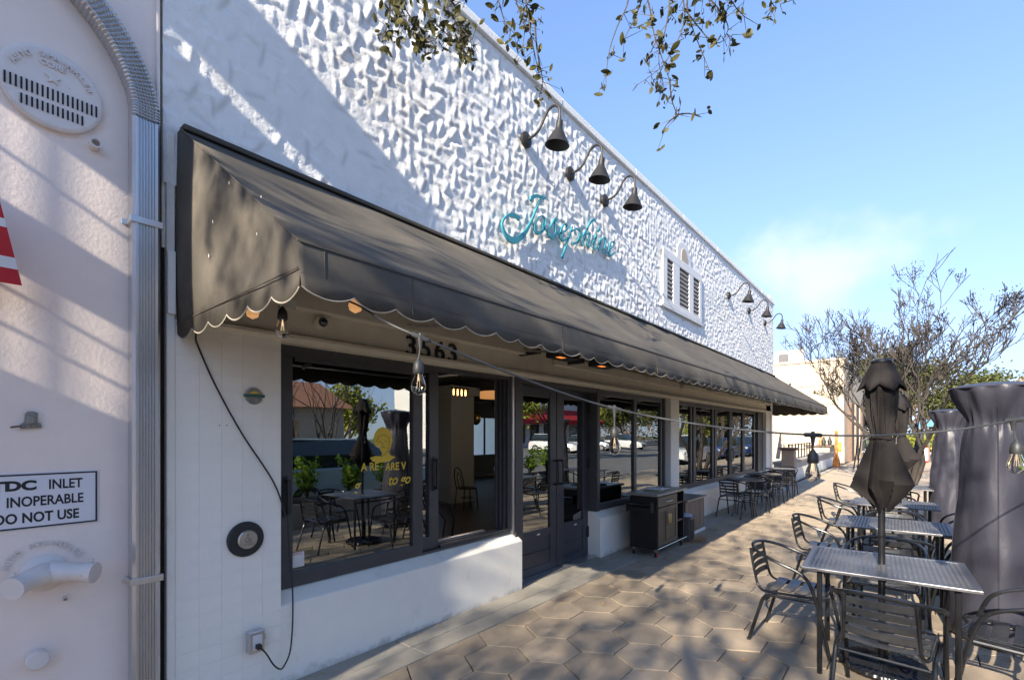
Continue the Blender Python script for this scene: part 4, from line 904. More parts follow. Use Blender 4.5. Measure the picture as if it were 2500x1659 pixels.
for x, y, a, lab, g_ in (
    (2.99, 3.58, 84, 'nearest slatted chair, seen from behind at the bottom edge', G1),
    (3.60, 4.12, 172, 'slatted chair right of the nearest table, cut by the right edge', G1),
    (2.93, 4.98, -92, 'slatted chair tucked behind the nearest table, facing the camera', G1),
    (2.38, 6.08, -2, 'slatted chair left of the second table', G1),
    (2.98, 5.50, 91, 'slatted chair at the near side of the second table, back to camera', G1),
    (3.52, 5.98, 178, 'slatted chair right of the second table beside the tall cover', G1),
    (2.95, 6.80, -90, 'slatted chair at the far side of the second table', G1),
    (2.36, 8.0, 3, 'slatted chair left of the third table', G1),
    (2.95, 7.40, 88, 'slatted chair at the near side of the third table', G1),
    (3.56, 7.85, 182, 'slatted chair right of the third table in front of the far cover', G1),
    (2.90, 8.70, -88, 'slatted chair at the far side of the third table', G1),
    (2.93, 9.95, 90, 'slatted chair at the near side of the fourth table', G1),
    (2.30, 10.4, 0, 'slatted chair left of the fourth table behind the closed umbrella', G1),
    (.46, 9.98, 80, 'slatted chair at the near side of the first round table, closest to the bin', G2),
    (.62, 10.72, -95, 'slatted chair at the far side of the first round table', G2),
    (.55, 11.45, 86, 'slatted chair at the near side of the middle round table', G2),
    (.60, 12.35, -92, 'slatted chair at the far side of the middle round table', G2),
    (.60, 13.35, 88, 'slatted chair at the near side of the last round table', G2),
    (.55, 14.45, -90, 'slatted chair at the far side of the last round table', G2)):
    dup(c0, (x, y, 0), R(a), lab, g_)
# rectangular perforated tables
def make_table(loc, rz, lab):
    t = thing('patio_table', lab, 'table', loc, rz, 'perforated rectangular patio tables')
    LX, LY, zt = .445, .385, .71; p = .0265; b = LB(); nx_ = int(2 * (LX - .028) / p); ny_ = int(2 * (LY - .028) / p); v = []; f = []
    ox, oy = -nx_ * p / 2, -ny_ * p / 2
    for i in range(nx_):
        for j in range(ny_):
            xa, ya = ox + i * p, oy + j * p; h = p; wx, wy = ((.74, .46) if (i + j) % 2 else (.46, .74)); cx, cy = xa + h / 2, ya + h / 2; o = len(v)
            v += [(xa, ya, zt), (xa + h, ya, zt), (xa + h, ya + h, zt), (xa, ya + h, zt)]
            v += [(cx + sx * h * wx / 2, cy + sy * h * wy / 2, zt - .0005) for sx, sy in ((-1, -1), (1, -1), (1, 1), (-1, 1))]
            v += [(q[0], q[1], zt - .0035) for q in v[o + 4:o + 8]]
            f += [(o + k, o + (k + 1) % 4, o + 4 + (k + 1) % 4, o + 4 + k) for k in range(4)] + [(o + 4 + k, o + 4 + (k + 1) % 4, o + 8 + (k + 1) % 4, o + 8 + k) for k in range(4)]
    b.add(v, f); X, Y = -ox, -oy
    b.build('perforated_top', M['tabletop'], t)
    r = LB().box(-LX, LX, Y, LY, zt - .018, zt + .001).box(-LX, LX, -LY, -Y, zt - .018, zt + .001).box(-LX, -X, -Y, Y, zt - .018, zt + .001).box(X, LX, -Y, Y, zt - .018, zt + .001)
    r.build('rim', M['tabletop'], t, bevel=.003)
    LB().box(-LX + .06, LX - .06, -.012, .012, zt - .04, zt - .019).box(-.012, .012, -LY + .06, LY - .06, zt - .0405, zt - .0185).build('brace', M['chair'], t)
    for sx in (-1, 1):
        for sy in (-1, 1): LB().tube([(sx * (LX - .10), sy * (LY - .06), zt - .02), (sx * (LX - .10), sy * (LY - .06), 0)], .016, 8).build('leg', M['chair'], t)
        LB().tube([(sx * (LX - .10), -(LY - .06), .64), (sx * (LX - .10), LY - .06, .64)], .010, 6).build('stretcher', M['chair'], t)
    LB().lathe([(.034, zt + .0012), (.034, zt + .003), (.024, zt + .0032)], n=20).build('umbrella_ring', M['tabletop'], t)
    return t
t0 = make_table((2.955, 4.17, 0), R(2.5), 'nearest perforated patio table, pierced by the closed umbrella pole')
for x, y, a, lab in ((2.96, 6.10, 1, 'second perforated patio table, empty with a center hole'), (2.93, 7.95, -1, 'third perforated patio table, behind the closed umbrella'), (2.93, 10.5, 0, 'fourth perforated patio table, farthest, before the far heater cover')):
    dup(t0, (x, y, 0), R(a), lab)
# small round tables
def make_round(loc, lab):
    t = thing('round_table', lab, 'table', loc, 0, 'round metal tables along the shopfront')
    LB().lathe([(.350, .705), (.355, .712), (.355, .722), (.35, .727), (0, .728)], n=48).build('tabletop', M['tabletop'], t)
    for k in range(4):
        a = R(45 + 90 * k); c_, s_ = math.cos(a), math.sin(a); LB().tube(smooth([(.19 * c_, .19 * s_, .705), (.22 * c_, .22 * s_, .62), (.20 * c_, .20 * s_, .3), (.25 * c_, .25 * s_, 0)], 3), .0105, 6).build('leg', M['chair'], t)
    LB().tube([(.2 * math.cos(k * math.pi / 8), .2 * math.sin(k * math.pi / 8), .3) for k in range(16)], .007, 5, closed=True).build('leg_ring', M['chair'], t); return t
r0 = make_round((.52, 9.85 + .52, 0), 'first round metal table, closest to the rolling cart'); r0.location = (.60, 10.15, 0)
for q, lab in (((.60, 11.75, 0), 'middle round metal table under the far window'), ((.56, 13.8, 0), 'last round metal table beside the far corner')): dup(r0, q, 0, lab)
# umbrella bases and closed umbrellas
def umb_base(loc, lab):
    t = thing('umbrella_base', lab, 'umbrella base', loc, 0, 'fluted umbrella bases')
    fn = lambda r, z, a: r * (1 + .012 * math.cos(36 * a))
    pr = [(.25, 0), (.258, .02), (.25, .035)]
    LB().lathe(pr, n=144, fn=fn).build('rim', M['chair'], t)
    v = []; f = []; n_ = 144
    for r_, z0, am in ((.25, .036, .0), (.235, .042, .006), (.12, .052, .005), (.05, .062, .0), (.03, .066, 0)):
        for k in range(n_): a = 2 * math.pi * k / n_; v.append((r_ * math.cos(a), r_ * math.sin(a), z0 + am * math.cos(36 * a)))
    for i in range(4):
        for k in range(n_): f.append((i * n_ + k, i * n_ + (k + 1) % n_, (i + 1) * n_ + (k + 1) % n_, (i + 1) * n_ + k))
    b = LB(); b.add(v, f, True); b.build('fluted_disc', M['chair'], t); LB().lathe([(.03, .06), (.03, .30), (.022, .31)], n=16).build('sleeve', M['chair'], t)
    LB().tube([(.03, 0, .25), (.06, 0, .25)], .006, 6).build('set_screw', M['chair'], t); return t
def umbrella(loc, rz, lab, seed, var=0):
    t = thing('closed_umbrella', lab, 'umbrella', loc, rz, 'closed charcoal patio umbrellas'); rs = random.Random(seed)
    LB().lathe([(.0205, .07), (.0205, 2.06)], n=16).build('pole', M['chair'], t)
    ph = [rs.uniform(0, 6.28) for _ in range(6)]
    def tri(x): x = x % 1; return abs(2 * x - 1)
    # body: cloth pleats wrapped round the pole, then flaps that flare below the tie and fold in at the rib ends
    def saw(x, w_=.86): x = x % 1; return x / w_ if x < w_ else (1 - x) / (1 - w_)
    n_ = 240; v = []; f = []; NF = 7; off = [rs.uniform(-.16, .16) for _ in range(NF + 1)]; off[NF] = off[0]
    RK = [rs.uniform(.78, 1.05) for _ in range(NF)]; ZK = [rs.uniform(1.235, 1.30) for _ in range(NF)]; ZB = [rs.uniform(1.04, 1.11) for _ in range(NF)]
    RK[3] = RK[0] = 1.05; ZK[3] = 1.235; ZK[0] = 1.27
    def ang(a): return a + .22 * math.sin(a + ph[0]) + .10 * math.sin(2 * a + ph[1])
    up_ = [(2.07, .052), (2.02, .074), (1.96, .090), (1.90, .098), (1.84, .100), (1.78, .098), (1.72, .094), (1.67, .086), (1.63, .077), (1.595, .070), (1.565, .065)]
    for i, (z, r_) in enumerate(up_):
        for k in range(n_):
            a = 2 * math.pi * k / n_; tw = (z - 1.56) * 1.1; am = .08 if z > 1.95 else .26
            q = saw(ang(a + tw) * NF / 6.2832); q2 = saw(ang(a - tw * .4) * 11 / 6.2832 + ph[2])
            v.append((r_ * (1 - am * (1 - q) - .09 * (1 - q2)) * math.cos(a), r_ * (1 - am * (1 - q) - .09 * (1 - q2)) * math.sin(a), z))
    rows = [.06, .2, .4, .6, .8, .97, 1.0, 1.03, 1.15, 1.35, 1.6, 1.85, 2.0]
    for t_ in rows:
        for k in range(n_):
            a = 2 * math.pi * k / n_; g = ang(a + (t_ - 1) * -.25 if t_ > 1 else a) * NF / 6.2832; fi_ = int(math.floor(g)) % NF; q = saw(g)
            # neighbouring flaps share their edge so that the cloth stays continuous
            j2 = (fi_ + 1) % NF; mixk = max(0, (g % 1 - .86) / .14) if g % 1 > .86 else 0
            zk, zb, rk = ZK[fi_] * (1 - mixk) + ZK[j2] * mixk, ZB[fi_] * (1 - mixk) + ZB[j2] * mixk, RK[fi_] * (1 - mixk) + RK[j2] * mixk
            R_ = .200 * rk
            if t_ <= 1: z = 1.565 + (zk - 1.565) * t_; ro = .068 + (R_ - .068) * t_; ri = .056 + .044 * t_
            else: u_ = t_ - 1; z = zk + (zb - zk) * u_; ro = R_ + (.045 - R_) * u_ ** 1.08; ri = .10 - .062 * u_
            rr_ = ri + (max(ro, ri) - ri) * q ** 1.5; v.append((rr_ * math.cos(a), rr_ * math.sin(a), z))
    NR = len(up_) + len(rows)
    for i in range(NR - 1):
        for k in range(n_): f.append((i * n_ + k, (i + 1) * n_ + k, (i + 1) * n_ + (k + 1) % n_, i * n_ + (k + 1) % n_))
    b = LB(); b.add(v, f, True); o = b.build('canopy', M['umbrella'], t); fixn(o.data); o.data.set_sharp_from_angle(angle=R(32))
    # wind vent tier, pointed hem
    v = []; f = []; n_ = 168; L_ = [(2.088, .052), (2.075, .060), (2.04, .080), (2.0, .102), (1.96, .124), (1.93, .142)]
    for i, (z, r_) in enumerate(L_):
        for k in range(n_):
            a = 2 * math.pi * k / n_; s_ = i / (len(L_) - 1); q = saw(ang(a + .3) * 5 / 6.2832, .6)
            rr_ = r_ * (1 - .24 * s_ * (1 - q)); v.append((rr_ * math.cos(a), rr_ * math.sin(a), z - .045 * s_ * s_ * q + .0 * s_))
    for i in range(len(L_) - 1):
        for k in range(n_): f.append((i * n_ + k, i * n_ + (k + 1) % n_, (i + 1) * n_ + (k + 1) % n_, (i + 1) * n_ + k))
    b = LB(); b.add(v, f, True); b.build('vent_flap', M['umbrella'], t, solid=.003)
    LB().lathe([(.064, 2.083), (.064, 2.096), (.056, 2.103), (0, 2.106)], n=24).build('top_cap', M['chair'], t)
    LB().tube([(.067 * math.cos(k * math.pi / 10), .067 * math.sin(k * math.pi / 10), 1.568 + .006 * math.sin(k)) for k in range(20)], .006, 6, closed=True).build('tie_strap', M['umbrella'], t)
    LB().tube([(-.078, -.03, 1.57), (-.105, -.03, 1.55), (-.11, -.03, 1.47), (-.09, -.03, 1.49)], .004, 5).build('buckle', M['steel'], t)
    return t
umbrella((2.943, 4.17, 0), 0, 'nearest closed charcoal umbrella, standing through the nearest table', 3)
umbrella((2.985, 7.95, 0), 1.0, 'closed charcoal umbrella at the third table, partly hidden by the nearer one', 9)
umb_base((2.95, 4.19, 0), 'black fluted umbrella base under the nearest table'); umb_base((2.985, 7.95, 0), 'black fluted umbrella base under the third table')
# covered heaters
def cover(loc, rz, lab, seed, wk=1.0):
    t = thing('covered_patio_heater', lab, 'heater cover', loc, rz, 'patio heaters under purple grey covers'); rs = random.Random(seed); ph = [rs.uniform(0, 6.28) for _ in range(9)]
    Zs = [(0.02, 0.252), (.1, 0.260), (.3, 0.254), (.55, 0.242), (.8, 0.229), (1.0, 0.218), (1.2, 0.206), (1.4, 0.194), (1.55, 0.185), (1.66, 0.178), (1.70, 0.178), (1.76, 0.192), (1.84, 0.224), (1.91, 0.254), (1.945, 0.266), (1.962, 0.266), (1.985, 0.188), (1.995, 0.096), (2.0, 0.000)]
    n_ = 128; v = []; f = []
    pr = []
    for a, b in zip(Zs, Zs[1:]):
        k = max(1, int((b[0] - a[0]) / .03)); pr += [(a[0] + (b[0] - a[0]) * i / k, a[1] + (b[1] - a[1]) * i / k) for i in range(k)]
    pr.append(Zs[-1]); nr = len(pr)
    for (z, r_) in pr:
        for k in range(n_):
            a = 2 * math.pi * k / n_; c4 = abs(math.cos(2 * a)); sq = 1 + .07 * (1 - c4) * (1 if z < 1.9 else .5)
            wr = wk * (.009 * math.sin(3 * a + 3 * z + ph[0]) * math.sin(2.1 * z + ph[1]) + .005 * math.sin(7 * a - 9 * z + ph[2]) * math.sin(2 * a + 4 * z + ph[3]) + .0035 * abs(math.sin(6 * a + 5 * z + ph[4])) * math.sin(3 * a - 8 * z))
            pin = -.016 * math.exp(-((z - 1.69) / .06) ** 2) * (1 + math.cos(4 * a + math.pi)) * .5 - .010 * math.exp(-((z - 1.71) / .10) ** 2) * abs(math.sin(10 * a))
            topw = .010 * math.sin(10 * a + ph[6]) * max(0, min(1, (z - 1.72) / .1)) * (1 if z < 1.95 else 0)
            kk = 1 if z < 1.93 else .2
            rr_ = max(0, r_ * sq + (wr * kk + pin + topw) * (1 if r_ > .05 else 0)); v.append((rr_ * math.cos(a), rr_ * math.sin(a), z))
    for i in range(nr - 1):
        for k in range(n_): f.append((i * n_ + k, i * n_ + (k + 1) % n_, (i + 1) * n_ + (k + 1) % n_, (i + 1) * n_ + k))
    b = LB(); b.add(v, f, True); b.build('vinyl_cover', M['cover'], t)
    for q in range(4):
        a = math.pi / 4 + q * math.pi / 2
        pts = []
        for (z, r_) in pr[:-8]:
            c4 = abs(math.cos(2 * a)); wr = wk * (.009 * math.sin(3 * a + 3 * z + ph[0]) * math.sin(2.1 * z + ph[1]) + .005 * math.sin(7 * a - 9 * z + ph[2]) * math.sin(2 * a + 4 * z + ph[3]) + .0035 * abs(math.sin(6 * a + 5 * z + ph[4])) * math.sin(3 * a - 8 * z))
            pin = -.016 * math.exp(-((z - 1.69) / .06) ** 2) * (1 + math.cos(4 * a + math.pi)) * .5 - .010 * math.exp(-((z - 1.71) / .10) ** 2) * abs(math.sin(10 * a)); topw = .010 * math.sin(10 * a + ph[6]) * max(0, min(1, (z - 1.72) / .1)) * (1 if z < 1.95 else 0)
            rr_ = r_ * 1.07 * 1.0 + wr + pin + topw + .001; pts.append((rr_ * math.cos(a), rr_ * math.sin(a), z))
        LB().tube(pts, .0045, 5).build('seam', M['cover'], t)
    LB().tube([(.270 * math.cos(k * math.pi / 32), .270 * math.sin(k * math.pi / 32), 1.955) for k in range(64)], .006, 6, closed=True).build('top_seam', M['cover'], t)
    return t
cover((3.61, 5.30, 0), R(42), 'nearest covered patio heater, tall and cut by the right edge', 2); cover((3.58, 10.6, 0), R(60), 'farther covered patio heater standing behind the tables, sunlit and creased', 6, 1.7)

# ------------------------------------------------------------------ rolling cart, bench, bin
ct = thing('rolling_cart', 'black rolling kitchen cart with stone top parked beside the double door', 'cart', (.39, 6.5, 0))
x0, x1, y0, y1 = .20, .565, 6.02, 7.0
MB().box(x0, x1, y0, y0 + .018, .105, .79).box(x0, x0 + .016, y0 + .018, y1, .105, .79).box(x0 + .016, x1, y0 + .018, y1, .105, .125).box(x0, x1, 6.70, 6.718, .125, .79).box(x0, x1, y1 - .02, y1, .125, .79).box(x0 + .016, x1, y0 + .018, 6.70, .772, .79).build('cabinet', M['cartblack'], ct, bevel=.002)
MB().box(x0 - .03, x1 + .035, 5.97, 7.04, .792, .825).build('stone_top', M['granite'], ct, bevel=.006)
MB().box(x1, x1 + .018, y0 + .02, 6.695, .645, .775).build('drawer', M['cartbrown'], ct, bevel=.003)
MB().tube([(x1 + .02, 6.30, .705), (x1 + .045, 6.31, .705), (x1 + .045, 6.46, .705), (x1 + .02, 6.47, .705)], .005, 6).build('drawer_handle', M['chrome'], ct)
for a, b, hy in ((y0 + .02, 6.352, 6.325), (6.358, 6.695, 6.385)):
    d = MB().box(x1, x1 + .014, a, b, .14, .635).box(x1 + .014, x1 + .022, a, a + .055, .14, .635).box(x1 + .014, x1 + .022, b - .055, b, .14, .635).box(x1 + .014, x1 + .022, a + .055, b - .055, .14, .19).box(x1 + .014, x1 + .022, a + .055, b - .055, .585, .635).build('cabinet_door', M['cartbrown'], ct, bevel=.002)
    for k in range(4): MB().box(x1 + .014, x1 + .0155, a + .075 + k * .05, a + .079 + k * .05, .195, .58).build('groove_line', M['cartblack'], d)
    MB().tube([(x1 + .022, hy, .40), (x1 + .05, hy, .41), (x1 + .05, hy, .535), (x1 + .022, hy, .545)], .0055, 6).build('handle', M['brass'], d)
for z in (.62, .37): MB().box(x0 + .016, x1 - .01, 6.718, y1 - .02, z, z + .018).build('shelf', M['cartbrown'], ct)
MB().tube([(x1 + .03, y0 - .01, .12), (x1 + .03, y1 + .02, .12)], .007, 6).build('bottom_rail', M['chrome'], ct)
MB().box(x0 + .02, x1 - .04, y0 - .11, y0, .60, .612).box(x0 + .02, x1 - .04, y0 - .115, y0 - .105, .60, .655).box(x0 + .0, x0 + .02, y0 - .12, y0, .585, .72).box(x1 - .04, x1 - .02, y0 - .12, y0, .585, .72).build('side_rack', M['cartblack'], ct, bevel=.003)
MB().tube([(x0 + .02, y0 - .115, .69), (x1 - .04, y0 - .115, .69)], .004, 6).build('towel_bar', M['chrome'], ct)
for (x, y) in ((x0 + .04, y0 + .04), (x1 - .02, y0 + .04), (x0 + .04, y1 - .05), (x1 - .02, y1 - .05)):
    w_ = MB().lathe([(.012, -.012), (.032, -.012), (.035, -.006), (.035, .006), (.032, .012), (.012, .012)], (x, y, .036), 18, rm).build('caster', M['tyre'], ct); MB().box(x - .018, x + .018, y - .012, y + .02, .05, .104).build('fork', M['chrome'], w_)
    if (x > .5 and y < 6.2): MB().lathe([(.001, .0125), (.026, .0125), (.026, .016), (.001, .018)], (x, y, .036), 14, rm).build('brake_tab', M['red'], w_)
for i, (y, l_, dz, rot) in enumerate(((6.45, .34, 0, 4), (6.5, .30, .011, -7), (6.42, .28, .020, 12))):
    b = MB(); m_ = Matrix.Translation((.36, y, .8255 + dz)) @ Matrix.Rotation(R(rot), 4, 'Z'); b.box(-.11, .11, -l_ / 2, l_ / 2, 0, .009, m_)
    tag(b.build('menu', M[('gold', 'kitchen', 'whitecloth')[i]] if i else mat('cream_menu_card', (.5, .42, .22), .6)), ['cream menu board at the bottom of the pile on the cart', 'white menu in the middle of the pile on the cart', 'white menu on top of the pile on the cart'][i], 'menu', 'menus on the cart')
for i, (z, sx) in enumerate(((.390, 1), (.405, .95), (.42, .9))): tag(MB().lathe([(.05 * sx, 0), (.075 * sx, .012), (.073 * sx, .013), (.04, .004)], (.42, 6.83, z), 18).build('plate', M['kitchen']), ['bottom white plate on the cart shelf', 'middle white plate on the cart shelf', 'top white plate on the cart shelf'][i], 'plate', 'plates on the cart shelf')
tag(MB().box(.34, .50, 6.76, 6.92, .126, .215).build('paper_box', M['kitchen'], bevel=.004), 'white box on the bottom shelf of the rolling cart', 'box')
wb = thing('weathered_planter', 'weathered wooden planter box with stone slab top behind the cart', 'planter', (.2, 7.95, 0))
MB().box(.02, .47, 7.42, 8.36, .555, .58).build('slab_top', M['granite'], wb, bevel=.006)
for k in range(8): MB().box(.405, .425, 7.46 + k * .105, 7.56 + k * .105, .04, .553).build('plank', M['wood'], wb, bevel=.003)
for k in range(3): MB().box(.03 + k * .125, .15 + k * .125, 7.44, 7.457, .04, .553).build('plank', M['wood'], wb, bevel=.003)
MB().box(.03, .42, 8.32, 8.335, .04, .553).build('end_board', M['wood'], wb)
MB().box(.03, .44, 7.43, 8.34, .002, .05).build('plinth', M['white'], wb, bevel=.005)
bn = thing('waste_bin', 'narrow dark grey bin with a crumpled liner beside the wooden planter', 'bin', (.50, 7.32, 0))
MB().prism([(.395, 7.20), (.585, 7.20), (.585, 7.38), (.395, 7.38)], 2, .01, .36).build('body', M['bin'], bn, bevel=.02); MB().box(.385, .595, 7.19, 7.39, .34, .37).build('rim', M['bin'], bn, bevel=.01)
b = MB(); b.ball((.49, 7.29, .37), .09, 10, (1.05, 1.05, .55)); o = b.build('liner', M['bag'], bn)
for k in range(5): MB().box(.586, .590, 7.21 + k * .036, 7.222 + k * .036, .05, .33).build('rib', M['flatblack'], bn)
# leaf litter and fallen leaves
def leafcard(b, c, s_, rs, flat_=False, asp=.55):
    if flat_: u = Vector((rs.uniform(-1, 1), rs.uniform(-1, 1), rs.uniform(-.15, .15))).normalized(); w2 = u.cross(Vector((rs.uniform(-.2, .2), rs.uniform(-.2, .2), 1))).normalized()
    else:
        u = Vector((rs.gauss(0, 1), rs.gauss(0, 1), rs.gauss(0, .8))).normalized(); w2 = u.cross(Vector((rs.gauss(0, 1), rs.gauss(0, 1), rs.gauss(0, 1)))).normalized()
    n2 = u.cross(w2) * s_ * .12
    b.add([c - u * s_ * .5, c + w2 * s_ * asp * .5 - u * s_ * .08 + n2, c + u * s_ * .5, c - w2 * s_ * asp * .5 - u * s_ * .08 + n2], [(0, 1, 2), (0, 2, 3)])
b = MB(); rs = random.Random(5)
for k in range(260): leafcard(b, Vector((rs.gauss(.62, .07), rs.gauss(7.42, .18), .006 + rs.random() * .02)), rs.uniform(.02, .045), rs, True)
for k in range(90): leafcard(b, Vector((rs.uniform(.02, .10), rs.uniform(1.2, 3.9), .006)), rs.uniform(.008, .02), rs, True)
tag(stuff(b.build('leaf_litter', M['fallen'])), 'drift of dry brown leaves beside the bin and along the wall foot', 'leaves')
b = MB(); rs = random.Random(21)
for k in range(520):
    y = 1.2 + 13 * rs.random() ** 1.6; leafcard(b, Vector((rs.uniform(.25, 4.3), y, .005)), rs.uniform(.006, .022), rs, True, .6)
tag(stuff(b.build('twig_crumbs', M['fallen'])), 'fine scatter of leaf crumbs over the hexagonal paving', 'leaf crumbs')
lp = [(1560, 1472), (1492, 1499), (1718, 1520), (1835, 1535), (1800, 1546), (1770, 1560), (1392, 1392), (1545, 1555), (1190, 1440), (2240, 1535), (2300, 1496), (2330, 1522), (2165, 1505), (1560, 1320), (1655, 1352), (1740, 1230), (1480, 1545), (2095, 1512), (1935, 1300), (1660, 1195), (2250, 1420), (2345, 1540)]
for i, (u, v_) in enumerate(lp):
    q = at(u, v_, z=.006); b = MB(); rs2 = random.Random(i); leafcard(b, Vector((q.x, q.y, .008)), rs2.uniform(.025, .05), rs2, True, .45); leafcard(b, Vector((q.x + .01, q.y, .010)), .02, rs2, True, .5)
    tag(b.build('fallen_leaf', M['fallen']), 'small dry orange leaf lying on the hexagonal pavers', 'leaf', 'dry leaves scattered on the pavers')

# ------------------------------------------------------------------ trees
def grow(bt, p, d, L_, r_, lev, rs, tips, spread=.55, up=.15, kids=(2, 3), shrink=.72, wob=.14, thin=.72, fl=.0):
    n_ = 4; pts = [p]; rad = [r_]
    for k in range(n_):
        d = (d + Vector((rs.gauss(0, wob), rs.gauss(0, wob), rs.gauss(0, wob * .7) + up * .25))).normalized(); p = p + d * L_ / n_; pts.append(p); rad.append(max(fl, r_ * (1 - .35 * (k + 1) / n_)))
    bt.tube(pts, rad, 7 if lev > 3 else (5 if lev > 1 else 3), caps=False)
    if lev <= 1: tips += pts[2:]
    if lev == 0: return
    for k in range(rs.choice(kids)):
        a = rs.uniform(0, 6.283); ax = d.orthogonal().normalized(); ax.rotate(Matrix.Rotation(a, 3, d)); nd = (d + ax * rs.uniform(.5, 1.2) * spread + Vector((0, 0, up))).normalized()
        q = pts[-1] if k < 2 else pts[rs.choice((2, 3))]
        grow(bt, q, nd, L_ * shrink * rs.uniform(.8, 1.15), rad[-1] * thin, lev - 1, rs, tips, spread, up, kids, shrink, wob, thin, fl)
def tree(name, lab, cat, loc, h, lev, seed, leafm, barkm, nleaf, ls, cl, spread=.6, up=.12, trunk=.32, stems=1, tr=.12, grp=None, kids=(2, 3), lean=(0, 0), thin=.72, fl=.0):
    t = thing(name, lab, cat, loc, 0, grp); rs = random.Random(seed); bt = LB(); tips = []
    for s_ in range(stems):
        a = s_ * 6.283 / max(1, stems - (stems > 5)) + rs.uniform(-.3, .3); so_ = 0 if (stems > 5 and s_ == 5) else .45; d = Vector((math.cos(a) * (so_ if stems > 1 else 0) + lean[0], math.sin(a) * (so_ if stems > 1 else 0) + lean[1], 1)).normalized()
        grow(bt, Vector((math.cos(a) * .1 * (stems > 1), math.sin(a) * .1 * (stems > 1), -.1)), d, h * trunk * (1 if stems < 6 else (1.10 if s_ == 5 else .97)), tr * h / 8, lev, rs, tips, spread, up, kids, .72, .14, thin, fl)
    bt.build('trunk', M[barkm], t)
    if nleaf:
        b = LB()
        for k in range(nleaf):
            c_ = tips[rs.randrange(len(tips))]; q = c_ + Vector((rs.gauss(0, cl), rs.gauss(0, cl), rs.gauss(0, cl * .7))); leafcard(b, q, ls * rs.uniform(.6, 1.3), rs)
        stuff(b.build('foliage', M[leafm], t))
    return t, tips
# shade trees beside and behind the camera that dapple the pavement
tree('live_oak', 'spreading live oak by the kerb behind the viewpoint', 'tree', (5.9, -8.5, 0), 13.5, 5, 11, 'oak_leaf', 'bark', 2300, .15, .40, .85, .08, .26, tr=.22, lean=(-.30, .05))
tree('live_oak', 'live oak farther back beside the street behind the viewpoint', 'tree', (3.9, -15, 0), 18, 5, 23, 'oak_leaf', 'bark', 2600, .20, .5, .8, .08, .26, tr=.26)
tree('live_oak', 'live oak standing at the kerb right of the patio', 'tree', (6.3, 2.2, 0), 11, 5, 31, 'oak_leaf', 'bark', 1700, .15, .32, .8, .10, .30, tr=.22, lean=(.1, .1))
tree('live_oak', 'tallest live oak, well behind the viewpoint along the sidewalk', 'tree', (4.6, -24, 0), 24, 5, 47, 'oak_leaf', 'bark', 2600, .24, .7, .85, .08, .26, tr=.2)
# hanging twigs of the oak overhead
ov = thing('overhanging_oak', 'leafy oak twigs hanging into the top of the picture', 'tree', (4.6, 1.0, 0))
bt = MB(); bl = MB(); rs = random.Random(12)
bt.tube([(5.0, -.5, -.1), (4.95, -.4, 2.0), (4.7, -.1, 4.2), (4.2, .6, 5.6), (3.4, 1.6, 6.1), (2.6, 2.6, 6.3)], [.17, .15, .12, .09, .06, .04], 10)
def twig(pix, tt, r_=.004, leafn=14, ls=.055, sub=True):
    pts = [at(u, v_, t=tt + .15 * k / len(pix)) for k, (u, v_) in enumerate(pix)]; pts = smooth(pts, 4)
    bt.tube(pts, [r_ * (1 - .75 * k / len(pts)) for k in range(len(pts))], 5, caps=False)
    for k in range(leafn):
        i = rs.randrange(len(pts) // 5, len(pts)); p = pts[i]; d = Vector((rs.gauss(0, 1), rs.gauss(0, 1), rs.gauss(-.6, .8))).normalized(); L_ = rs.uniform(.02, .14)
        q = p + d * L_; bt.tube([p, q], [.0026, .0014], 3, caps=False)
        for m_ in range(rs.choice((1, 1, 2, 2, 3))):
            leafy(q + Vector((rs.gauss(0, .012), rs.gauss(0, .012), rs.gauss(0, .012))), ls * rs.choice((.45, .7, .9, 1.0, 1.35)))
def leafy(c, s_):
    u = Vector((rs.gauss(0, .7), rs.gauss(0, .7), rs.gauss(-.5, .7))).normalized(); w2 = u.cross(Vector((rs.gauss(0, 1), rs.gauss(0, 1), rs.gauss(0, 1)))).normalized(); n2 = u.cross(w2); v = []
    prof_ = [(-.5, 0), (-.35, .13), (-.1, .22), (.15, .21), (.36, .12), (.5, 0)]
    v = [c + u * a * s_ + n2 * s_ * .06 * (1 - 4 * a * a) for a, b in prof_] + [c + u * a * s_ + w2 * b * s_ for a, b in prof_[1:-1]] + [c + u * a * s_ - w2 * b * s_ for a, b in prof_[1:-1]]
    bl.add(v, [(0, 1, 6), (1, 2, 7, 6), (2, 3, 8, 7), (3, 4, 9, 8), (4, 5, 9), (0, 10, 1), (1, 10, 11, 2), (2, 11, 12, 3), (3, 12, 13, 4), (4, 13, 5)], True)
T = 3.3
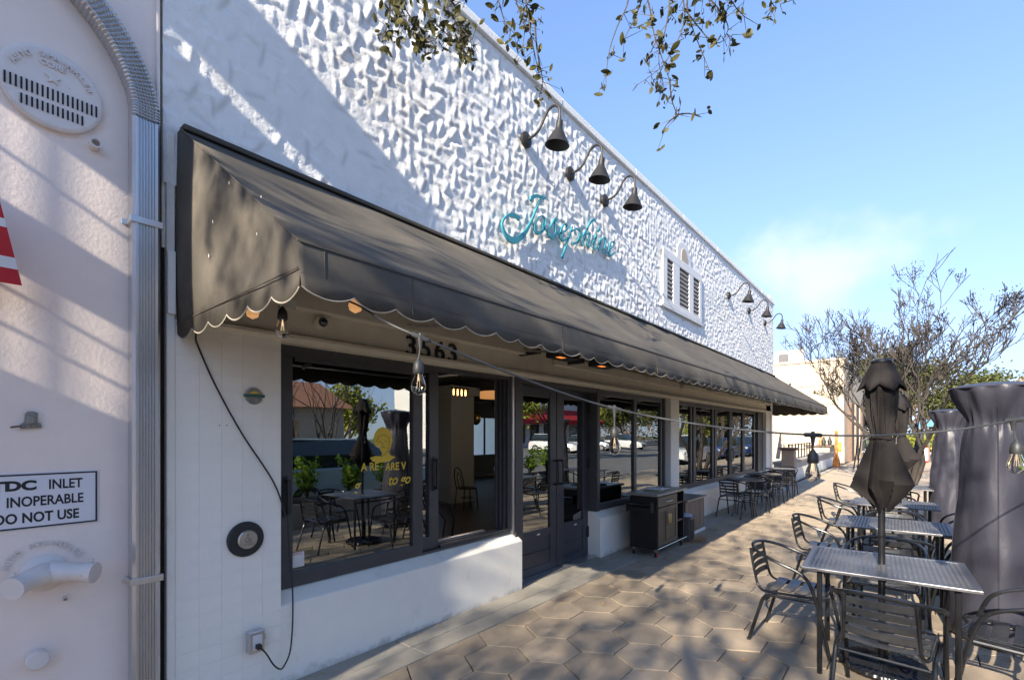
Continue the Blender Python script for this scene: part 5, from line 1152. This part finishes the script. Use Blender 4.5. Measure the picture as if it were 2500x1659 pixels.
for pix, n_ in (([(905, -60), (930, 10), (960, 60), (985, 100)], 40), ([(960, -60), (985, 20), (1010, 60), (1050, 95), (1080, 130)], 46), ([(1040, -60), (1030, 10), (1060, 60), (1090, 90)], 34), ([(880, -50), (900, 20), (890, 70), (880, 80)], 26), ([(930, -60), (920, 20), (945, 70), (1000, 90)], 40), ([(1000, -60), (1040, 0), (1055, 30), (1075, 110)], 36),
                ([(1130, -60), (1150, 0), (1165, 50), (1190, 80)], 18), ([(1200, -60), (1215, 10), (1225, 80), (1235, 130), (1245, 180)], 26), ([(1180, -60), (1190, 0), (1210, 60), (1205, 110)], 18), ([(1235, 60), (1240, 120), (1250, 170), (1252, 200)], 10),
                ([(1440, -60), (1450, 0), (1425, 60), (1408, 110), (1400, 160), (1398, 205)], 12), ([(1480, -60), (1500, 20), (1510, 80), (1530, 140), (1550, 200)], 24), ([(1540, -60), (1545, 10), (1535, 70), (1520, 130), (1530, 190)], 22), ([(1600, -60), (1585, 10), (1600, 70), (1620, 120), (1640, 170)], 18),
                ([(1560, -60), (1580, 20), (1570, 80), (1530, 150), (1480, 190)], 20), ([(1545, 180), (1550, 230), (1565, 270)], 6), ([(1560, 265), (1590, 262), (1615, 270)], 6), ([(1565, 265), (1545, 280), (1530, 300)], 4), ([(1640, -60), (1680, -10), (1700, 20), (1720, 40)], 16), ([(1500, -60), (1470, 30), (1440, 90)], 8),
                ([(1600, -30), (1650, 10), (1680, 60), (1670, 90)], 16), ([(1780, -60), (1775, -10), (1790, 20)], 9), ([(1830, -60), (1840, -10), (1800, 10)], 7), ([(1580, 20), (1610, 60), (1650, 100), (1690, 80)], 12)):
    twig(pix, T + rs.uniform(-.25, .35), .0062, int(n_ * 1.15), .058)
for k in range(1500):
    a = rs.random(); p = Vector((4.6 - 2.2 * a, .1 + 2.2 * a, 5.9 + .3 * a)) + Vector((rs.gauss(0, .5), rs.gauss(0, .45), rs.gauss(.25, .3)))
    leafy(p, .07)
bt.build('branch', M['bark'], ov); stuff(bl.build('foliage', M['oak_leaf'], ov))

# bare crape myrtle with seed clusters beyond the patio
cm, tips = tree('bare_crape_myrtle', 'bare many-stemmed tree dotted with dark seed clusters beyond the patio', 'tree', (2.80, 19.3, 0), 7.3, 6, 5, None, 'smooth_bark', 0, 0, 0, .50, .15, .25, stems=6, tr=.09, kids=(3, 3, 2), thin=.84, fl=.009)
mt2 = sum(tips, Vector()) / len(tips); cm.location.x = 2.72 - mt2.x; cm.location.y = 19.3 - mt2.y; print('crown', mt2, max(p.z for p in tips), max(p.x for p in tips) - min(p.x for p in tips))
b = LB(); rs = random.Random(3)
cand = [p for p in tips if p.z > 3.0]
for k in range(190):
    c_ = cand[rs.randrange(len(cand))]; s_ = rs.choice((.03, .05, .07, .09, .12))
    for j in range(int(6 + s_ * 420)): leafcard(b, c_ + Vector((rs.gauss(0, s_), rs.gauss(0, s_), rs.gauss(0, s_ * 1.2))), rs.uniform(.04, .075), rs)
stuff(b.build('seed_clusters', M['seed'], cm))
# far trees
rs = random.Random(8)
for i, (x, y, h, sd, lm, lab) in enumerate((
    (-6.5, 52, 14.0, 1, 'oak_far', 'green oak top showing over the cream building at its left'),
    (1.5, 66, 15, 2, 'oak_far', 'olive green oak behind the bare tree'),
    (9.5, 70, 12.5, 3, 'oak_far', 'broad green oak in the distance left of the covered heater'),
    (17, 74, 15, 4, 'oak_far', 'green oak at the far right above the heater cover'),
    (26, 78, 14, 6, 'oak_far', 'green oak at the end of the street'),
    (5.0, 78, 8.5, 7, 'brown_leaf', 'brown thinning tree beyond the hedge, left of its twin'),
    (10.5, 84, 8.5, 8, 'brown_leaf', 'brown thinning tree beyond the hedge, right of its twin'),
    (-.5, 76, 8.5, 9, 'brown_leaf', 'brown thinning tree behind the cream building'))):
    tree('background_tree', lab, 'tree', (x, y, -.3), h, 4, sd, lm, 'bark', 7500, .42, .62, .95, .05, .26, tr=.2, grp='trees in the distance', kids=(3, 3))
wd = thing('distant_woods', 'brown and olive thicket closing the view at the end of the street', 'woods', (8, 88, 0)); b = LB(); rs = random.Random(77)
for k in range(15000):
    x = rs.uniform(-24, 60); hh_ = 7.6 + 1.3 * math.sin(x * .35) + .9 * math.sin(x * .9 + 1); leafcard(b, Vector((x, rs.gauss(0, 1.5), hh_ * rs.random() ** .7)), rs.uniform(.35, .7), rs)
stuff(b.build('foliage', M['brown_leaf'], wd)); b = LB()
for k in range(7000):
    x = rs.uniform(-24, 60); leafcard(b, Vector((x, 3 + rs.gauss(0, 1.5), 8.2 + 1.8 * math.sin(x * .23 + 2) + rs.gauss(0, 1.1))), rs.uniform(.35, .7), rs)
stuff(b.build('foliage', M['oak_far'], wd))
# ------------------------------------------------------------------ far building, courtyard pieces
fb = thing('cream_building', 'cream rendered building facing the courtyard beyond the restaurant', 'building', (-4, 34, 0))
MB().box(-14, .22, 32.5, 46, -.3, 5.65).build('wall', M['beige'], fb); MB().box(-14, .30, 32.42, 46, 5.66, 5.82).build('parapet', M['beige'], fb, bevel=.03)
MB().box(-14, .235, 32.46, 32.498, -.3, .9).build('base_band', M['tan'], fb)
for k, (y, m_) in enumerate(((34.2, 'brown'), (36.4, 'beige'), (37.4, 'brown'), (40, 'beige'), (42, 'brown'))): MB().box(.222, .45, y, y + (1.7 if m_ == 'brown' else .6), -.2, 3.4).build('shopfront_bay', M[m_], fb)
for (x, z, l_) in ((-1.6, 4.35, .9), (-.7, 4.36, .6), (-1.6, 3.3, 1.0), (-.6, 3.3, .6), (-1.0, 2.5, .5), (-.2, 4.9, .3)): MB().box(x - l_ / 2, x + l_ / 2, 32.44, 32.499, z - .035, z + .035).build('masonry_patch', M['tan'], fb)
MB().lathe([(.06, 0), (.06, .02)], (-2.4, 32.48, 4.5), 10, Matrix.Rotation(R(90), 4, 'X')).build('wall_anchor', M['dark'], fb)
ac = thing('rooftop_unit', 'pale air conditioning unit on the cream building roof', 'air conditioner', (-2.6, 33.6, 5.65)); LB().box(-.75, .75, -.4, .4, 0, .95).build('housing', M['louver'], ac, bevel=.02)
LB().box(-.55, .0, -.405, -.40, .25, .75).build('grille', M['bin'], ac)
LB().box(.1, .4, -.406, -.40, .1, .85).build('panel', M['alu'], ac)
pd = thing('capped_pedestal', 'tan box pedestal with brown cap at the end of the low wall', 'pedestal', (.16, 17.1, 0)); LB().box(-.17, .17, -.17, .17, -.2, 1.10).build('shaft', mat('tan_pedestal', (.33, .25, .19), .8), pd); LB().prism([(-.25, -.25), (.25, -.25), (.25, .25), (-.25, .25)], 2, 1.12, 1.17).box(-.2, .2, -.2, .2, 1.08, 1.118).build('cap', M['brown'], pd, bevel=.01)
lw = thing('courtyard_wall', 'low planter wall with blue grey tile band running to the cream building', 'wall', (.0, 22, 0))
MB().box(-.30, .05, 17.3, 30.0, -.2, .42).build('plaster_face', M['white'], lw); MB().box(-.36, .10, 17.3, 30.0, .62, .70).build('coping', M['slab'], lw, bevel=.01); MB().box(-.29, .04, 17.3, 30.0, .42, .62).build('band_backing', M['concrete'], lw)
for k in range(60):
    MB().box(.041, .052, 17.32 + k * .21, 17.52 + k * .21, .425, .615).build('tile', M['bluetile'], lw)
rail = thing('courtyard_railing', 'dark metal railing standing on the low courtyard wall', 'railing', (-.1, 21, .7))
for k in range(9): LB().box(-.02, .02, -2.4 + k * .62, -2.36 + k * .62, 0, .55).build('post', M['black'], rail)
for z in (.3, .5): LB().box(-.015, .015, -2.4, 2.6, z, z + .03).build('rail', M['black'], rail)
ob = thing('orange_paddle_board', 'orange brown paddle-shaped board leaning near the cream building', 'board', (.35, 27.6, 0)); LB().prism([(-.16, 0), (.16, 0), (.14, .35), (.07, .6), (.07, 1.75), (-.07, 1.75), (-.07, .6), (-.14, .35)], 1, 0, .05).build('board', M['orange'], ob); LB().box(.08, .20, -.02, .04, .75, 1.2).build('yellow_sign', M['yellow'], ob)
for i, (x, y) in enumerate(((1.55, 27.0),)):
    ez = thing('folding_easel', 'dark folding easel with white board on the far sidewalk', 'easel', (x - .2, y, 0), R(20))
    for sx in (-1, 1): LB().tube([(sx * .1, 0, 1.5), (sx * .32, -.1, 0)], .03, 5).build('leg', M['black'], ez)
    LB().tube([(0, 0, 1.5), (.0, .5, 0)], .03, 5).build('leg', M['black'], ez); LB().box(.05, .14, -.14, -.12, .1, 1.3, Matrix.Rotation(R(12), 4, 'Y')).build('white_board', M['kitchen'], ez)
ctb = thing('service_counter', 'cluttered cream counter outside the cream building', 'counter', (-.5, 29.5, 0)); LB().box(-.5, .5, -1.2, 1.2, 0, .95).build('body', M['beige'], ctb); LB().box(-.6, .6, -1.3, 1.3, .96, 1.02).build('top', M['brown'], ctb)
for i, (x, y, m_) in enumerate(((-.3, 28.8, 'flatblack'), (-.5, 29.5, 'orange'), (-.2, 30.2, 'flatblack'), (-.7, 28.9, 'kitchen'))): tag(MB().lathe([(.09, 0), (.11, .2), (.05, .32), (.05, .42)], (x, y, 1.021), 12).build('jar', M[m_]), ['black jar at the near end of the far counter', 'orange jar in the middle of the far counter', 'black jar at the far end of the far counter', 'white jar at the back of the far counter'][i], 'jar')
tag(MB().lathe([(.05, 0), (.05, 0)], (0, 0, -1), 3).build('x', None), 'x', 'x') if False else None
an = thing('tan_post_stack', 'pale wooden posts leaning above the low wall', 'posts', (-.6, 19.5, .7)); LB().tube([(0, 0, 0), (.12, .1, .9)], .07, 7).build('post', M['beige'], an); LB().tube([(.3, .3, 0), (.25, .2, .55)], .12, 8).build('stump', M['beige'], an)
# hedge, blue umbrella, sandwich board, kerb strip
hd = thing('yellow_green_hedge', 'sunlit yellow green hedge across the side street', 'hedge', (4.4, 54, 0)); b = LB(); rs = random.Random(2)
for k in range(5200): leafcard(b, Vector((rs.uniform(-2.6, 4.2), rs.gauss(0, .5), min(1.55, abs(rs.gauss(.7, .5))))), .22 * rs.uniform(.6, 1.3), rs)
stuff(b.build('foliage', M['hedge_leaf'], hd))
bk = struct(MB().box(-10, 14, 52.05, 60, -.28, .08).build('far_verge', M['concrete']))
bu = thing('blue_market_umbrella', 'open pale blue market umbrella above the distant hedge', 'umbrella', (4.0, 42, 0)); LB().lathe([(1.35, 2.05), (1.3, 2.10), (0, 2.55)], n=8, smooth=False).build('canopy', M['bluecloth'], bu); LB().tube([(0, 0, 0), (0, 0, 2.5)], .03, 8).build('pole', M['alu'], bu)
sb = thing('sandwich_board', 'white sandwich board with red edge near the side street', 'sign', (3.55, 35.2, 0)); LB().box(-.3, .3, -.02, .0, .05, .85).build('frame', M['red'], sb); LB().box(-.26, .26, -.03, -.021, .12, .81).build('panel', M['kitchen'], sb); LB().box(-.3, .3, .3, .32, .0, .8).build('rear_panel', M['red'], sb)
tag(MB().box(2.7, 3.9, 26.5, 26.9, -.01, .012).build('brick_strip', M['terracotta']), 'strip of red brick across the distant sidewalk', 'brick strip')
# ------------------------------------------------------------------ kerbside planters seen mirrored in the glass
for i, (ya, yb) in enumerate(((2.2, 7.2), (8.2, 12.6))):
    p = thing('kerbside_planter', ['long concrete planter by the kerb with bright leafy shrubs', 'farther concrete planter by the kerb with leafy shrubs'][i], 'planter', (5.0, (ya + yb) / 2, 0))
    MB().box(4.65, 5.35, ya, yb, 0, .42).build('trough', M['concrete'], p, bevel=.02); MB().box(4.72, 5.28, ya + .07, yb - .07, .42, .45).build('soil', M['earth'], p)
    n_ = int((yb - ya) / .85)
    for k in range(n_):
        yk = ya + .5 + k * .85; s = thing('leafy_shrub', 'bright green leafy shrub number from the camera along the kerb planter', 'shrub', (5.0, yk, .45), 0, 'shrubs in the kerbside planters')
        s['label'] = '%s green leafy shrub from the near end of the %s kerbside planter' % (('first', 'second', 'third', 'fourth', 'fifth', 'sixth')[k], ('longer', 'farther')[i]); b = LB(); rs = random.Random(k * 7 + i); bb = LB()
        for q in range(9):
            d = Vector((rs.gauss(0, .35), rs.gauss(0, .35), 1)).normalized(); L_ = rs.uniform(.4, .8); bb.tube([(0, 0, 0), d * L_ * .5, d * L_], [.01, .008, .003], 4)
            for j in range(34): leafcard(b, d * L_ * rs.uniform(.3, 1.05) + Vector((rs.gauss(0, .06), rs.gauss(0, .06), rs.gauss(0, .04))), rs.uniform(.07, .13), rs, False, .6)
        bb.build('stem', M['smooth_bark'], s); stuff(b.build('foliage', M['shrub_leaf'], s))
# parked cars
def make_car(loc, rz, lab, paint, suv=True):
    t = thing('parked_car', lab, 'car', loc, rz, 'cars parked along the street and in the car park'); H_ = 1.62 if suv else 1.42
    def loft(secs, name, m_):
        v = []; f = []
        for (x, hw, z0, z1, tw) in secs: v += [(x, -hw, z0), (x, hw, z0), (x, hw, (z0 + z1) / 2), (x, hw * tw, z1), (x, -hw * tw, z1), (x, -hw, (z0 + z1) / 2)]
        for i in range(len(secs) - 1):
            for k in range(6): f.append((i * 6 + k, i * 6 + (k + 1) % 6, (i + 1) * 6 + (k + 1) % 6, (i + 1) * 6 + k))
        f += [tuple(range(5, -1, -1)), tuple((len(secs) - 1) * 6 + k for k in range(6))]; b = LB(); b.add(v, f, False); o = b.build(name, m_, t, bevel=.04); fixn(o.data); return o
    loft([(-2.3, .75, .35, .85, .9), (-2.15, .86, .25, .98, .92), (-1.3, .9, .22, 1.0, .93), (0, .91, .22, .98, .93), (.9, .9, .22, .96, .92), (1.9, .86, .24, .86, .9), (2.3, .74, .32, .72, .88)], 'body', paint)
    loft([(-2.05 if suv else -1.7, .74, .98, 1.02, .95), (-1.75 if suv else -1.1, .76, .98, H_ - .06, .84), (-.4, .78, .97, H_, .84), (.25, .78, .97, H_ - .04, .83), (1.05, .74, .95, 1.0, .95)], 'glasshouse', M['carglass'])
    LB().box(-1.7 if suv else -1.0, .2, -.60, .60, H_ - .03, H_ + .015).build('roof_panel', paint, t, bevel=.02)
    for x in (-1.45, 1.4):
        for s_ in (-1, 1):
            w_ = LB().lathe([(.12, -.11), (.30, -.11), (.34, -.08), (.34, .08), (.30, .11), (.12, .11)], (x, s_ * .80, .34), 20, Matrix.Rotation(R(90), 4, 'X')).build('wheel', M['tyre'], t); LB().lathe([(.0, -.112), (.2, -.112), (.2, .112), (0, .112)], (x, s_ * .80 + s_ * .004, .34), 14, Matrix.Rotation(R(90), 4, 'X')).build('rim', M['alu'], w_)
    for s_ in (-1, 1): LB().cbox((2.17, s_ * .62, .68), (.2, .28, .12)).build('headlight', M['light'], t); LB().cbox((-2.22, s_ * .68, .82), (.14, .2, .16)).build('taillight', M['red'], t)
    LB().cbox((2.27, 0, .5), (.08, .9, .18)).build('grille', M['flatblack'], t); return t
GZ = -.13
c1 = make_car((7.3, 6.6, GZ), R(90), 'pale teal wagon parked at the kerb beside the patio', M['car_teal'])
for (x, y, a, pm, lab) in ((6.9, 28.5, -90, 'car_white', 'white car parked at the kerb far up the street'), (6.9, 34.8, -90, 'car_blue', 'blue car parked at the kerb behind the white one'), (6.9, 41.5, -90, 'car_blue', 'blue car parked farthest up the kerb'), (7.4, -2.2, 90, 'car_red', 'red car parked at the kerb behind the viewpoint'), (21, 36, 170, 'car_white', 'white car in the car park across the street before the red awning'), (21, 42, 175, 'car_grey', 'silver car in the car park beside the white one'), (21.5, 26, 178, 'car_red', 'red car in the car park across the street'), (21, 49, 180, 'car_white', 'white car at the far end of the car park'), (20, 15, 180, 'car_grey', 'silver car in the near car park')):
    make_car((x, y, GZ if x < 17 else -.09), R(a), lab, M[pm], suv=rnd.random() > .4)
# street tree, buildings across the street
tree('street_crape_myrtle', 'bare tan crape myrtle beside the street across from the first window', 'tree', (12.5, 9.0, -.13), 6.5, 5, 17, None, 'smooth_bark', 0, 0, 0, .55, .16, .26, stems=5, tr=.10, kids=(2, 3, 3))
tree('street_oak', 'green oak across the street opposite the far windows', 'tree', (15, 27, -.13), 8, 4, 19, 'hedge_leaf', 'bark', 3000, .4, .5, .7, .1, .3, tr=.16)
tree('street_oak', 'green oak across the street farther along', 'tree', (12.5, 42, -.13), 9, 4, 20, 'hedge_leaf', 'bark', 3000, .45, .55, .7, .1, .3, tr=.16)
tree('street_oak', 'dark oak across the street opposite the tiled pier', 'tree', (16, 4.5, -.13), 9, 4, 29, 'oak_far', 'bark', 3500, .4, .6, .7, .1, .3, tr=.16)
for i, (x, y, h_, lf_) in enumerate(((44, 30, 9, 'hedge_leaf'), (30, 62, 9, 'oak_far'), (34, 76, 10, 'hedge_leaf'), (24, 88, 9, 'oak_far'), (40, 14, 10, 'oak_far'), (17, 66, 8, 'hedge_leaf'))):
    tree('distant_street_tree', 'green tree beyond the car park, %s counted up the street' % ('second', 'third', 'fourth', 'sixth', 'first', 'fifth')[i], 'tree', (x, y, -.1), h_, 3, 40 + i, lf_, 'bark', 2600, .6, .8, .8, .08, .3, tr=.2, kids=(3, 3))
xb = thing('red_awning_shop', 'white shop with a long red awning across the car park', 'building', (34, 45, 0)); LB().box(0, 10, -9, 22, -.3, 7.5).build('wall', M['whitecloth'], xb)
LB().prism([(-1.6, 2.9), (-1.6, 3.4), (0, 4.8), (0, 2.9)], 1, -8, 20).build('awning', M['redcloth'], xb)
for k in range(9): LB().box(-.04, -.005, -8 + k * 3.1, -6 + k * 3.1, .4, 2.8).build('window', M['carglass'], xb)
o = text('Sorrento', 1.3, M['whitecloth'], 'lettering', Matrix(((0, 0, -1, 32.3), (-1, 0, 0, 40), (0, 1, 0, 3.1), (0, 0, 0, 1))), xb, .02, shear=.3) if False else None
nb2 = thing('terracotta_house', 'low tan house with terracotta roof across the street', 'building', (26, 12, 0)); LB().box(0, 8, -9, 6, -.3, 3.2).build('wall', M['beige'], nb2); LB().prism([(-.5, 3.2), (8.5, 3.2), (4, 5.2)], 1, -9.5, 6.5).build('roof', M['terracotta'], nb2); LB().box(-.02, 0, -5, -3, .9, 2.4).box(-.02, 0, 1, 3, .9, 2.4).build('window', M['carglass'], nb2)
nb3 = thing('brown_building', 'plain brown building beside the street behind the viewpoint', 'building', (24, -14, 0)); LB().box(0, 10, -12, 10, -.3, 7).build('wall', M['tan'], nb3); LB().box(-.02, 0, -8, -5, 1, 3).box(-.02, 0, 2, 5, 1, 3).build('window', M['carglass'], nb3)
print('objects', len(bpy.data.objects), 'tris~', sum(len(o.data.polygons) for o in bpy.data.objects if o.type == 'MESH'))
